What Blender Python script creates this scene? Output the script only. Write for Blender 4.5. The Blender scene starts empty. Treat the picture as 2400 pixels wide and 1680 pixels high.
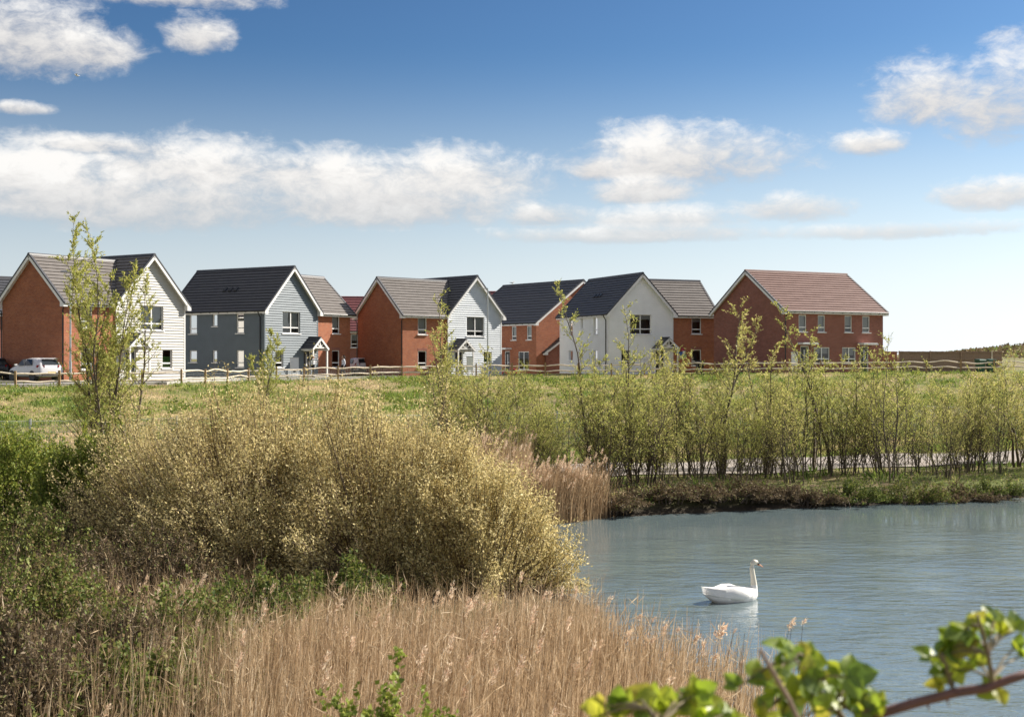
import bpy, math, random
import numpy as np
from mathutils import Vector
R = math.radians
random.seed(7)
RNG = np.random.default_rng(11)
S = bpy.context.scene
COL = S.collection

# ------------------------------------------------------------------ camera, sky, sun, exposure
FPX, CX, CY, CAMZ = 3000.0, 1200.0, 840.0, 4.2
cam_d = bpy.data.cameras.new('camera'); cam = bpy.data.objects.new('camera', cam_d); COL.objects.link(cam)
cam.location = (0, 0, CAMZ); cam.rotation_euler = (R(90), 0, 0)
cam_d.sensor_width = 36; cam_d.lens = 45; cam_d.clip_start = 0.05; cam_d.clip_end = 12000
cam_d.dof.use_dof = True; cam_d.dof.focus_distance = 40; cam_d.dof.aperture_fstop = 4.4
S.camera = cam
S.view_settings.view_transform = 'Standard'; S.view_settings.look = 'None'
S.view_settings.gamma = 1; S.view_settings.exposure = 1.0; S.view_settings.use_curve_mapping = False
S.cycles.use_denoising = True
S.cycles.max_bounces = 8; S.cycles.diffuse_bounces = 3; S.cycles.transparent_max_bounces = 12

SUN_AZ = 27.0      # degrees from +X towards +Y: the sun stands to the right and a little behind the houses
SUN_EL = 36.0
sun_dir = Vector((math.cos(R(SUN_EL))*math.cos(R(SUN_AZ)), math.cos(R(SUN_EL))*math.sin(R(SUN_AZ)), math.sin(R(SUN_EL))))
ld = bpy.data.lights.new('sun', 'SUN'); ld.energy = 5.0; ld.angle = R(0.53); ld.color = (1.0, 0.93, 0.82)
lo = bpy.data.objects.new('sun', ld); COL.objects.link(lo); lo.rotation_euler = (-sun_dir).to_track_quat('-Z', 'Y').to_euler()
lo.location = (60, 30, 60)

class G:
    """tiny node helper"""
    def __init__(s, nt): s.nt = nt
    def n(s, t, **k):
        o = s.nt.nodes.new(t)
        for a, v in k.items(): setattr(o, a, v)
        return o
    def l(s, a, b): s.nt.links.new(a, b)
    def put(s, sock, v):
        if isinstance(v, bpy.types.NodeSocket): s.l(v, sock)
        else: sock.default_value = v
    def m(s, op, a, b=0.0, c=0.0, clamp=False):
        o = s.n('ShaderNodeMath', operation=op, use_clamp=clamp)
        s.put(o.inputs[0], a); s.put(o.inputs[1], b); s.put(o.inputs[2], c)
        return o.outputs[0]
    def mix(s, f, a, b):
        o = s.n('ShaderNodeMix', data_type='RGBA')
        s.put(o.inputs[0], f); s.put(o.inputs[6], a); s.put(o.inputs[7], b)
        return o.outputs[2]
    def noise(s, vec, scale, detail=2.0, rough=0.5, dist=0.0, out=0):
        o = s.n('ShaderNodeTexNoise'); s.l(vec, o.inputs['Vector'])
        o.inputs['Scale'].default_value = scale; o.inputs['Detail'].default_value = detail
        o.inputs['Roughness'].default_value = rough; o.inputs['Distortion'].default_value = dist
        return o.outputs[out]
    def ss(s, v, a, b):
        o = s.n('ShaderNodeMapRange', interpolation_type='SMOOTHSTEP')
        s.put(o.inputs[0], v); o.inputs[1].default_value = a; o.inputs[2].default_value = b
        return o.outputs[0]
    def ramp(s, v, stops):
        o = s.n('ShaderNodeValToRGB'); s.put(o.inputs[0], v)
        e = o.color_ramp.elements
        while len(e) < len(stops): e.new(0.5)
        for q, (p, c) in zip(e, stops): q.position = p; q.color = (*c, 1)
        return o.outputs[0]
    def comb(s, x, y, z):
        o = s.n('ShaderNodeCombineXYZ'); s.put(o.inputs[0], x); s.put(o.inputs[1], y); s.put(o.inputs[2], z); return o.outputs[0]

W = bpy.data.worlds.new('World'); S.world = W; W.use_nodes = True
nt = W.node_tree; nt.nodes.clear(); g = G(nt)
SKYS = 0.10; W.cycles.sampling_method = 'MANUAL'; W.cycles.sample_map_resolution = 256
sky = g.n('ShaderNodeTexSky', sky_type='NISHITA', sun_disc=False)
sky.sun_elevation = R(SUN_EL); sky.sun_rotation = math.atan2(sun_dir.x, sun_dir.y)
sky.air_density = 1.0; sky.dust_density = 0.6; sky.ozone_density = 2.2; sky.altitude = 0
tc = g.n('ShaderNodeTexCoord'); sep = g.n('ShaderNodeSeparateXYZ'); g.l(tc.outputs['Generated'], sep.inputs[0])
az = g.m('ARCTAN2', sep.outputs[0], sep.outputs[1]); el = g.m('ARCSINE', sep.outputs[2])
# cumulus banks: centre azimuth / elevation and half sizes (degrees)
def azel(px, py):
    a = math.atan((px-CX)/FPX); return a, math.atan((CY-py)/FPX*math.cos(a))
BANKS = [(60,105,210,100),(195,125,110,50),(468,92,90,55),(355,-14,260,40),(90,430,220,85),(470,420,260,92),(720,440,330,85),(1050,440,260,90),
         (330,490,480,75),(850,490,460,65),(1600,385,290,92),(1490,455,120,38),(1390,400,60,40),(1850,495,175,42),(1560,525,190,42),(1285,512,110,36),
         (2180,240,140,85),(2350,255,150,120),(2050,345,90,34),(2350,462,130,44),(2120,545,330,24),(1500,555,420,26),(60,258,70,18),(250,345,140,26)]
q = g.comb(g.m('MULTIPLY', az, 1.0), g.m('MULTIPLY', el, 1.7), 0.0)
low = g.noise(q, 7, 2, 0.5)
wv = g.n('ShaderNodeTexNoise'); g.l(q, wv.inputs['Vector']); wv.inputs['Scale'].default_value = 22; wv.inputs['Detail'].default_value = 3
qo = g.n('ShaderNodeVectorMath', operation='MULTIPLY_ADD'); g.l(wv.outputs[1], qo.inputs[0]); qo.inputs[1].default_value = (0.03, 0.03, 0.03); g.l(q, qo.inputs[2])
warp = g.noise(qo.outputs[0], 13, 7, 0.62)
fine = g.noise(qo.outputs[0], 52, 5, 0.68)
azw = g.m('ADD', az, g.m('MULTIPLY', g.m('SUBTRACT', low, 0.5), 0.06))
M = None; SW = None; SS = None
for (px, py, rx, ry) in BANKS:
    a0, e0 = azel(px, py); ra, re = rx/FPX, ry/FPX
    dx = g.m('MULTIPLY', g.m('SUBTRACT', azw, a0), 1/ra)
    dy = g.m('MULTIPLY', g.m('SUBTRACT', el, e0+0.12*re), 1/re)
    dyf = g.m('MAXIMUM', dy, g.m('MULTIPLY', dy, -1.35))   # flatter base
    r2 = g.m('ADD', g.m('MULTIPLY', dx, dx), g.m('MULTIPLY', dyf, dyf))
    m_ = g.m('SUBTRACT', 1.0, r2)
    mp = g.m('MAXIMUM', g.m('ADD', m_, 0.4), 0.0)
    M = m_ if M is None else g.m('MAXIMUM', M, m_)
    t = g.m('MULTIPLY', mp, dy)
    SW = mp if SW is None else g.m('ADD', SW, mp)
    SS = t if SS is None else g.m('ADD', SS, t)
# unseen cloud field outside these banks, its cover raised to add fill light
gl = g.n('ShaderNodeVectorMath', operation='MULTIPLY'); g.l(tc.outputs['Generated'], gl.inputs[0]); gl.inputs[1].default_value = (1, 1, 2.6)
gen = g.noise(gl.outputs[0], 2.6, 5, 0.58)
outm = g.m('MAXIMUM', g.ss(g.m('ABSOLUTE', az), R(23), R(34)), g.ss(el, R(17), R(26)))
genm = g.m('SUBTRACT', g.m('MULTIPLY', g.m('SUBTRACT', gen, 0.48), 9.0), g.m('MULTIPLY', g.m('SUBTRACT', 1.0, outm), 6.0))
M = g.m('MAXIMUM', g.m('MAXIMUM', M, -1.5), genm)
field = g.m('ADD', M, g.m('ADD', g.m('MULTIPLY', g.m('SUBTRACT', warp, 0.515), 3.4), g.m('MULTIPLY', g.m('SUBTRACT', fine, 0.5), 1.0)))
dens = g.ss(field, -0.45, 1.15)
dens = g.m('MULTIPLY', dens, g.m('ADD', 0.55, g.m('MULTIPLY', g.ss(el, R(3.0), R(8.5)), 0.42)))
rel = g.m('DIVIDE', SS, g.m('ADD', SW, 0.05))
lite = g.m('ADD', 0.52, g.m('ADD', g.m('MULTIPLY', rel, 0.75), g.m('ADD', g.m('MULTIPLY', g.m('SUBTRACT', warp, 0.5), 1.5), g.m('MULTIPLY', g.m('SUBTRACT', fine, 0.5), 0.55))), clamp=True)
ccol = g.ramp(lite, [(0.0, (0.50, 0.50, 0.52)), (0.4, (0.67, 0.655, 0.645)), (0.8, (0.82, 0.80, 0.775)), (1.0, (0.92, 0.90, 0.87))])
cw = g.n('ShaderNodeVectorMath', operation='SCALE'); g.l(ccol, cw.inputs[0]); cw.inputs[3].default_value = 0.555/SKYS
# a thin milky veil of humid air low over the sea
veil = g.m('MULTIPLY', g.m('SUBTRACT', 1.0, g.ss(el, R(-1.0), R(14.0))), 0.9)
gam = g.n('ShaderNodeGamma'); g.l(sky.outputs[0], gam.inputs[0]); gam.inputs[1].default_value = 1.5
deep = g.n('ShaderNodeVectorMath', operation='MULTIPLY'); g.l(gam.outputs[0], deep.inputs[0]); deep.inputs[1].default_value = (0.146, 0.176, 0.19)
# the veil scatters forwards: it brightens towards the sun
sh = g.n('ShaderNodeVectorMath', operation='DOT_PRODUCT'); g.l(tc.outputs['Generated'], sh.inputs[0]); sh.inputs[1].default_value = (math.cos(R(SUN_AZ)), math.sin(R(SUN_AZ)), 0)
fw = g.m('MAXIMUM', sh.outputs['Value'], 0.0); fw = g.m('ADD', 0.95, g.m('MULTIPLY', g.m('MULTIPLY', fw, fw), 0.6))
vc = g.n('ShaderNodeVectorMath', operation='SCALE'); vc.inputs[0].default_value = (0.415/SKYS, 0.44/SKYS, 0.468/SKYS); g.l(fw, vc.inputs[3])
skyv = g.mix(veil, deep.outputs[0], vc.outputs[0])
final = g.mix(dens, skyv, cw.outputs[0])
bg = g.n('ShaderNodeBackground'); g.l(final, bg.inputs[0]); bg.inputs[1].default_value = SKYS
wo = g.n('ShaderNodeOutputWorld'); g.l(bg.outputs[0], wo.inputs[0])

# ------------------------------------------------------------------ helpers
def at(px, py, Y): return Vector(((px-CX)/FPX*Y, Y, CAMZ+(CY-py)/FPX*Y))
def gx(px, Y): return (px-CX)/FPX*Y
MATS = {}; LEAFK = 1.75
def mat(name, f):
    if name not in MATS:
        m = bpy.data.materials.new(name); m.use_nodes = True; m.node_tree.nodes.clear()
        gg = G(m.node_tree); out = gg.n('ShaderNodeOutputMaterial'); f(gg, out); MATS[name] = m
    return MATS[name]
def pbsdf(gg, out, color, rough=0.6, metal=0.0, spec=0.5, normal=None):
    p = gg.n('ShaderNodeBsdfPrincipled'); gg.put(p.inputs['Base Color'], color if isinstance(color, bpy.types.NodeSocket) else (*color, 1))
    gg.put(p.inputs['Roughness'], rough); p.inputs['Metallic'].default_value = metal; p.inputs['Specular IOR Level'].default_value = spec
    if normal is not None: gg.l(normal, p.inputs['Normal'])
    gg.l(p.outputs[0], out.inputs[0]); return p
def objco(gg): return gg.n('ShaderNodeTexCoord').outputs['Object']
def bump(gg, h, strength=0.3, dist=0.02):
    b = gg.n('ShaderNodeBump'); b.inputs['Strength'].default_value = strength; b.inputs['Distance'].default_value = dist
    gg.l(h, b.inputs['Height']); return b.outputs[0]
def scl(c, k): return tuple(min(1, x*k) for x in c)
def m_plain(name, c, rough=0.6, var=0.18, scale=3.0, metal=0.0, spec=0.5, fine=0.0):
    def f(gg, out):
        v = objco(gg); n = gg.noise(v, scale, 5, 0.6)
        col = gg.ramp(n, [(0.3, scl(c, 1-var)), (0.7, scl(c, 1+var))])
        nb = bump(gg, gg.noise(v, scale*12, 4, 0.6), fine, 0.02) if fine else None
        pbsdf(gg, out, col, rough, metal, spec, nb)
    return mat(name, f)
def m_brick(name, a, b, mortar):
    def f(gg, out):
        v = objco(gg); s = gg.n('ShaderNodeSeparateXYZ'); gg.l(v, s.inputs[0])
        uv = gg.comb(gg.m('ADD', s.outputs[0], s.outputs[1]), s.outputs[2], 0.0)
        br = gg.n('ShaderNodeTexBrick'); gg.l(uv, br.inputs['Vector'])
        br.inputs['Color1'].default_value = (*a, 1); br.inputs['Color2'].default_value = (*b, 1); br.inputs['Mortar'].default_value = (*mortar, 1)
        br.inputs['Scale'].default_value = 1.0; br.inputs['Mortar Size'].default_value = 0.006; br.inputs['Mortar Smooth'].default_value = 0.3
        br.inputs['Brick Width'].default_value = 0.225; br.inputs['Row Height'].default_value = 0.075; br.inputs['Bias'].default_value = 0.0
        st = gg.noise(v, 0.9, 5, 0.65); st2 = gg.n('ShaderNodeMix', data_type='RGBA', blend_type='MULTIPLY')
        st2.inputs[0].default_value = 1.0; gg.l(br.outputs[0], st2.inputs[6])
        spk = gg.noise(uv, 11, 3, 0.7)
        gg.l(gg.mix(0.5, gg.ramp(st, [(0.3, (0.66, 0.66, 0.66)), (0.7, (1, 1, 1))]), gg.ramp(spk, [(0.3, (0.6, 0.6, 0.6)), (0.65, (1, 1, 1))])), st2.inputs[7])
        pbsdf(gg, out, st2.outputs[2], 0.85, 0, 0.25, bump(gg, br.outputs[1], -0.4, 0.01))
    return mat(name, f)
def m_tile(name, c, c2, rough=0.5):
    def f(gg, out):
        v = objco(gg)
        col = gg.ramp(gg.noise(v, 1.6, 6, 0.7), [(0.3, c), (0.72, c2)])
        s = gg.n('ShaderNodeSeparateXYZ'); gg.l(v, s.inputs[0])
        w = gg.n('ShaderNodeTexWave', wave_type='BANDS', bands_direction='DIAGONAL', wave_profile='SAW'); w.inputs['Scale'].default_value = 0.5
        uv = gg.comb(gg.m('ADD', s.outputs[0], s.outputs[1]), 0.0, 0.0); gg.l(uv, w.inputs['Vector'])
        pbsdf(gg, out, col, rough, 0, 0.4, bump(gg, gg.noise(v, 14, 4, 0.6), 0.25, 0.01))
    return mat(name, f)
def m_leaf(name, stops, trans=0.45, rough=0.6, gloss=0.02):
    # reflectance and transmittance are each a share of this colour
    stops = [(p, scl(c, LEAFK)) for p, c in stops]
    def f(gg, out):
        a = gg.n('ShaderNodeAttribute', attribute_name='tint')
        col = gg.ramp(a.outputs['Fac'], stops)
        d = gg.n('ShaderNodeBsdfDiffuse'); gg.l(col, d.inputs[0])
        t = gg.n('ShaderNodeBsdfTranslucent'); gg.l(col, t.inputs[0])
        mx = gg.n('ShaderNodeMixShader'); mx.inputs[0].default_value = trans; gg.l(d.outputs[0], mx.inputs[1]); gg.l(t.outputs[0], mx.inputs[2])
        gs = gg.n('ShaderNodeBsdfGlossy'); gs.inputs['Roughness'].default_value = rough
        m2 = gg.n('ShaderNodeMixShader'); m2.inputs[0].default_value = gloss; gg.l(mx.outputs[0], m2.inputs[1]); gg.l(gs.outputs[0], m2.inputs[2])
        gg.l(m2.outputs[0], out.inputs[0])
    return mat(name, f)
def m_glass():
    def f(gg, out):
        tr = gg.n('ShaderNodeBsdfTransparent'); tr.inputs[0].default_value = (0.86, 0.9, 0.88, 1)
        gl = gg.n('ShaderNodeBsdfGlossy'); gl.inputs['Roughness'].default_value = 0.015
        fr = gg.n('ShaderNodeFresnel'); fr.inputs[0].default_value = 1.7
        mx = gg.n('ShaderNodeMixShader'); gg.l(fr.outputs[0], mx.inputs[0]); gg.l(tr.outputs[0], mx.inputs[1]); gg.l(gl.outputs[0], mx.inputs[2])
        gg.l(mx.outputs[0], out.inputs[0])
    return mat('window_glass', f)

BRICK = m_brick('red_brick', (0.46, 0.15, 0.065), (0.33, 0.095, 0.045), (0.38, 0.31, 0.25))
BRICK_D = m_brick('dark_red_brick', (0.37, 0.135, 0.095), (0.27, 0.09, 0.065), (0.36, 0.29, 0.25))
TILE = m_tile('sunlit_slate_tile', (0.14, 0.125, 0.115), (0.19, 0.172, 0.16), 0.45)  # grey roof tile with its sunlit tone put into the colour
TILE_D = m_tile('dark_or_shaded_slate_tile', (0.05, 0.052, 0.062), (0.075, 0.076, 0.084), 0.45)  # that tile's shaded tone put into colour on gable roofs; elsewhere truly dark tile
TILE_R = m_tile('brown_red_tile', (0.17, 0.10, 0.085), (0.225, 0.14, 0.12), 0.5)
TILE_P = m_tile('plum_red_tile', (0.15, 0.05, 0.055), (0.19, 0.07, 0.07), 0.5)
WHITE = m_plain('white_upvc', (0.78, 0.77, 0.76), 0.35, 0.03)
BLACK = m_plain('black_plastic', (0.012, 0.012, 0.014), 0.35, 0.1)
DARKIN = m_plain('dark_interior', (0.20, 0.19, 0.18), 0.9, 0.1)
BLIND = m_plain('pale_blind', (0.5, 0.49, 0.5), 0.8, 0.06)
DOORM = m_plain('black_door_paint', (0.02, 0.021, 0.026), 0.3, 0.1)
CLAD_W = m_plain('white_clapboard', (0.88, 0.88, 0.87), 0.55, 0.05, 1.2)
CLAD_C = m_plain('cream_clapboard', (0.45, 0.435, 0.41), 0.55, 0.05, 1.2)
CLAD_G = m_plain('slate_blue_clapboard', (0.135, 0.165, 0.19), 0.55, 0.07, 1.2)
CLAD_P = m_plain('pale_blue_grey_clapboard', (0.60, 0.64, 0.68), 0.55, 0.05, 1.2)
GLASS = m_glass()

class MB:
    def __init__(s): s.v = []; s.f = []
    def pts(s, P): i = len(s.v); s.v += [tuple(p) for p in P]; return i
    def face(s, P): i = s.pts(P); s.f.append(tuple(range(i, i+len(P))))
    def hexa(s, P):
        """8 points: bottom ring 0-3, top ring 4-7"""
        i = s.pts(P)
        for q in ((0,3,2,1),(4,5,6,7),(0,1,5,4),(1,2,6,5),(2,3,7,6),(3,0,4,7)): s.f.append(tuple(i+k for k in q))
    def box(s, x0, x1, y0, y1, z0, z1):
        s.hexa([(x0,y0,z0),(x1,y0,z0),(x1,y1,z0),(x0,y1,z0),(x0,y0,z1),(x1,y0,z1),(x1,y1,z1),(x0,y1,z1)])
    def tube(s, P, rad, n=6, cap=True):
        P = [Vector(p) for p in P]; rings = []
        if not hasattr(rad, '__len__'): rad = [rad]*len(P)
        for k, p in enumerate(P):
            d = (P[min(k+1, len(P)-1)]-P[max(k-1, 0)]).normalized()
            a = d.cross(Vector((0.31, 0.17, 0.93)) if abs(d.z) < 0.9 else Vector((1, 0.1, 0))).normalized(); b = d.cross(a)
            rings.append(s.pts([p+(a*math.cos(2*math.pi*j/n)+b*math.sin(2*math.pi*j/n))*rad[k] for j in range(n)]))
        for k in range(len(P)-1):
            for j in range(n):
                a, b = rings[k], rings[k+1]; s.f.append((a+j, a+(j+1)%n, b+(j+1)%n, b+j))
        if cap: s.f.append(tuple(rings[0]+j for j in reversed(range(n)))); s.f.append(tuple(rings[-1]+j for j in range(n)))
    def loft(s, rings, cap=True):
        n = len(rings[0]); idx = [s.pts(r) for r in rings]
        for a, b in zip(idx, idx[1:]):
            for j in range(n): s.f.append((a+j, a+(j+1)%n, b+(j+1)%n, b+j))
        if cap: s.f.append(tuple(idx[0]+j for j in reversed(range(n)))); s.f.append(tuple(idx[-1]+j for j in range(n)))
    def build(s, name, m, parent=None, mir=1, smooth=False):
        v = s.v if mir == 1 else [(-x, y, z) for x, y, z in s.v]
        f = s.f if mir == 1 else [tuple(reversed(q)) for q in s.f]
        me = bpy.data.meshes.new(name); me.from_pydata(v, [], f); me.materials.append(m)
        if smooth: me.polygons.foreach_set('use_smooth', [True]*len(me.polygons))
        o = bpy.data.objects.new(name, me); COL.objects.link(o)
        if parent is not None: o.parent = parent
        return o
def tag(o, label=None, cat=None, group=None, kind=None):
    if label: o['label'] = label
    if cat: o['category'] = cat
    if group: o['group'] = group
    if kind: o['kind'] = kind
    return o
def empty(name, loc, rz=0, label=None, cat=None, group=None):
    o = bpy.data.objects.new(name, None); COL.objects.link(o); o.location = loc; o.rotation_euler = (0, 0, rz); o.empty_display_size = 0.2
    return tag(o, label, cat, group)
def link(name, me, parent=None, loc=(0, 0, 0), rot=(0, 0, 0), sc=1.0):
    o = bpy.data.objects.new(name, me); COL.objects.link(o); o.parent = parent; o.location = loc; o.rotation_euler = rot
    o.scale = (sc, sc, sc) if not hasattr(sc, '__len__') else sc
    return o
def mesh_np(name, V, F, m, tint=None, smooth=False):
    me = bpy.data.meshes.new(name); V = np.ascontiguousarray(V, dtype=np.float32); F = np.ascontiguousarray(F, dtype=np.int32)
    n, k = F.shape
    me.vertices.add(len(V)); me.vertices.foreach_set('co', V.ravel())
    me.loops.add(n*k); me.loops.foreach_set('vertex_index', F.ravel())
    me.polygons.add(n); me.polygons.foreach_set('loop_start', np.arange(0, n*k, k, dtype=np.int32)); me.polygons.foreach_set('loop_total', np.full(n, k, dtype=np.int32))
    if smooth: me.polygons.foreach_set('use_smooth', np.ones(n, dtype=bool))
    me.update(calc_edges=True); me.materials.append(m)
    if tint is not None:
        a = me.attributes.new('tint', 'FLOAT', 'POINT'); a.data.foreach_set('value', np.ascontiguousarray(tint, dtype=np.float32))
    return me
def unit(v): return v/np.maximum(np.linalg.norm(v, axis=-1, keepdims=True), 1e-9)
def rvec(n): return unit(RNG.normal(size=(n, 3)))
def leaves(name, P, D, L, Wd, tint, m, N=None, parent=None):
    """one diamond blade for every point"""
    n = len(P); D = unit(D); N = rvec(n) if N is None else N
    Sd = unit(np.cross(D, N)); L = np.broadcast_to(L, (n,))[:, None]; Wd = np.broadcast_to(Wd, (n,))[:, None]
    V = np.stack([P, P+D*L*0.42+Sd*Wd*0.5, P+D*L, P+D*L*0.42-Sd*Wd*0.5], 1).reshape(-1, 3)
    F = np.arange(n*4).reshape(-1, 4)
    me = mesh_np(name, V, F, m, np.repeat(tint, 4))
    return me
def segs(name, A, B, ra, rb, m, tint=None, sides=3):
    A = np.asarray(A, float); B = np.asarray(B, float); n = len(A)
    ra = np.broadcast_to(ra, (n,)); rb = np.broadcast_to(rb, (n,))
    D = unit(B-A); ref = np.where(np.abs(D[:, 2:3]) > 0.9, np.array([[1.0, 0.1, 0]]), np.array([[0.2, 0.1, 1.0]]))
    U = unit(np.cross(D, ref)); Wv = np.cross(D, U); V = []
    for X, r in ((A, ra), (B, rb)):
        for j in range(sides):
            a = 2*math.pi*j/sides; V.append(X+(U*math.cos(a)+Wv*math.sin(a))*r[:, None])
    V = np.stack(V, 1).reshape(-1, 3); base = np.arange(n)[:, None]*(2*sides)
    F = np.concatenate([base+np.array([[j, (j+1) % sides, sides+(j+1) % sides, sides+j]]) for j in range(sides)], 0)
    return mesh_np(name, V, F, m, None if tint is None else np.repeat(tint, 2*sides))
def realise(o):
    """bake modifiers into the mesh"""
    dg = bpy.context.evaluated_depsgraph_get(); dg.update()
    me = bpy.data.meshes.new_from_object(o.evaluated_get(dg)); o.modifiers.clear(); old = o.data; o.data = me
    bpy.data.meshes.remove(old); return o

# ------------------------------------------------------------------ terrain
POND = np.array([(1.0,33.2),(2.8,34.3),(8.5,36.4),(15.6,39.0),(35,46),(80,62),(120,70),(120,2),(40,3),(20,5.5),(6,8.6),(2.9,11.0),(1.75,13.5),(1.45,17),(1.15,21),(0.4,25),(0.1,29)], float)
FENCE = np.array([(-60,60),(-36,70),(-28.5,73.5),(-20.4,79),(-17.5,85),(-14.3,88),(-8,93),(0,96.5),(10,96.5),(20.3,95),(34,97),(60,99),(120,104)], float)
def ssn(t, a, b): t = np.clip((t-a)/(b-a), 0, 1); return t*t*(3-2*t)
def sdist(x, y):
    x = np.asarray(x, float); y = np.asarray(y, float); d = np.full(x.shape, 1e9); ins = np.zeros(x.shape, bool)
    P = POND; Q = np.roll(P, -1, 0)
    for (ax, ay), (bx, by) in zip(P, Q):
        ex, ey = bx-ax, by-ay; t = np.clip(((x-ax)*ex+(y-ay)*ey)/(ex*ex+ey*ey), 0, 1)
        d = np.minimum(d, np.hypot(x-ax-t*ex, y-ay-t*ey))
        c = ((ay > y) != (by > y)) & (x < (bx-ax)*(y-ay)/((by-ay) if by != ay else 1e-9)+ax); ins ^= c
    return np.where(ins, -d, d)
def bankS(x, y): return (x-2.8)*-0.354+(y-34.3)*0.935
def fenceY(x): return np.interp(x, FENCE[:, 0], FENCE[:, 1])
def hgt(x, y):
    x = np.asarray(x, float); y = np.asarray(y, float)
    s = bankS(x, y)
    z = 0.16+ssn(s, -3, 3)*0.34
    wob = 0.06*np.sin(x*0.9+y*0.4)+0.05*np.sin(y*1.3-x*0.5)+0.04*np.sin(x*2.1)*np.cos(y*1.7)
    yt = 34.3+(18.5+0.354*(x-2.8))/0.935; yc = fenceY(x)-0.6
    t = np.clip((y-yt)/(yc-yt), 0, 1); zt = np.interp(x, [-40, -20, -10, 0, 10, 20, 60], [2.45, 2.5, 2.72, 2.8, 2.85, 3.05, 3.1])
    bumpy = np.sin(np.pi*np.clip(t, 0, 1))
    z = z+(zt-z)*(t*0.65+0.35*t*t*(3-2*t))+wob*0.5*(1-ssn(y, 70, 90))+0.14*bumpy*np.sin(x*0.35+1)*np.sin(y*0.25)
    zh = np.interp(x, [-40, -15, 0, 11, 20, 60], [2.72, 2.75, 2.75, 2.85, 3.08, 3.1])
    z = z+(zh-z)*ssn(y, yc+0.8, yc+4)
    z = np.where(y < 20, np.maximum(z, 2.45-2.35*ssn(y, 1.8, 9.5)), z)
    hill = ssn(x/np.maximum(y, 1), 0.24, 0.46)*np.exp(-((y-300)/70)**2)*4.6+np.exp(-((y-420)/60)**2)*ssn(x, 60, 160)*3
    z = z+hill*(1+0.10*np.sin(x*0.13)+0.07*np.sin(x*0.37+y*0.1)+0.05*np.sin(x*0.9))
    d = sdist(x, y)
    return np.where(d < -0.2, -0.9*ssn(-d, 0.2, 3)-0.02, z*ssn(d, -0.25, 0.4))
def H(x, y): return float(hgt(np.array([x]), np.array([y]))[0])
xs = np.concatenate([-np.geomspace(4000, 70, 14), np.arange(-62, -44, 3), np.arange(-44, 62, 0.6), np.arange(62, 260, 6), np.geomspace(270, 4000, 12)])
ys = np.concatenate([-np.geomspace(800, 12, 7), np.arange(-8, 112, 0.6), np.arange(112, 480, 8), np.geomspace(500, 6000, 14)])
XX, YY = np.meshgrid(xs, ys); ZZ = hgt(XX, YY)
nx, ny = len(xs), len(ys); I = np.arange(nx*ny).reshape(ny, nx)
F = np.stack([I[:-1, :-1], I[:-1, 1:], I[1:, 1:], I[1:, :-1]], -1).reshape(-1, 4)
def f_ground(gg, out):
    v = objco(gg)
    n1 = gg.noise(v, 0.22, 6, 0.65); n2 = gg.noise(v, 2.2, 6, 0.7); n3 = gg.noise(v, 9, 5, 0.7)
    green = gg.ramp(n2, [(0.3, (0.09, 0.115, 0.03)), (0.7, (0.20, 0.23, 0.065))])
    brown = gg.ramp(n3, [(0.3, (0.16, 0.115, 0.065)), (0.7, (0.32, 0.25, 0.15))])
    col = gg.mix(gg.ramp(gg.m('ADD', gg.m('MULTIPLY', n1, 0.6), gg.m('MULTIPLY', n2, 0.4)), [(0.44, (0, 0, 0)), (0.56, (1, 1, 1))]), green, brown)
    s = gg.n('ShaderNodeSeparateXYZ'); gg.l(v, s.inputs[0])
    mud = gg.m('SUBTRACT', 1.0, gg.ss(s.outputs[2], 0.05, 0.46))
    col = gg.mix(mud, col, (0.045, 0.036, 0.026, 1))
    pbsdf(gg, out, col, 0.95, 0, 0.15, bump(gg, n3, 0.7, 0.08))
GROUND = mat('rough_ground', f_ground)
me = mesh_np('ground', np.stack([XX, YY, ZZ], -1).reshape(-1, 3), F, GROUND, smooth=True)
tag(link('ground', me), kind='structure')
def f_water(gg, out):
    v = objco(gg)
    mp = gg.n('ShaderNodeMapping'); gg.l(v, mp.inputs[0]); mp.inputs['Scale'].default_value = (0.45, 1.0, 1.0); mp.inputs['Rotation'].default_value = (0, 0, R(18))
    n1 = gg.noise(mp.outputs[0], 3.4, 3, 0.5, 0.5); n2 = gg.noise(mp.outputs[0], 8.0, 4, 0.6, 0.5); n3 = gg.noise(v, 0.35, 3, 0.5)
    h = gg.m('ADD', gg.m('MULTIPLY', n1, 0.8), gg.m('MULTIPLY', n2, 0.28))
    s = gg.n('ShaderNodeSeparateXYZ'); gg.l(v, s.inputs[0])
    off = gg.m('ADD', gg.m('MULTIPLY', gg.m('SUBTRACT', s.outputs[0], 2.8), 0.354), gg.m('MULTIPLY', gg.m('SUBTRACT', s.outputs[1], 34.3), -0.935))   # metres out from the far shore
    h = gg.m('MULTIPLY', h, gg.m('ADD', 0.10, gg.m('MULTIPLY', gg.ss(off, 0.5, 13.0), 0.9)))   # calm in the lee of the bank
    h = gg.m('MULTIPLY', h, gg.m('ADD', 0.35, gg.m('MULTIPLY', gg.ss(n3, 0.32, 0.68), 1.0)))
    p = pbsdf(gg, out, (0.125, 0.165, 0.175), 0.03, 0, 0.5, bump(gg, h, 1.0, 0.06))
    p.inputs['IOR'].default_value = 1.9
WATER = mat('pond_water', f_water)
mb = MB(); mb.face([(-6, -2, 0), (140, -2, 0), (140, 90, 0), (-6, 90, 0)])
tag(mb.build('water', WATER), kind='structure')

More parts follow.
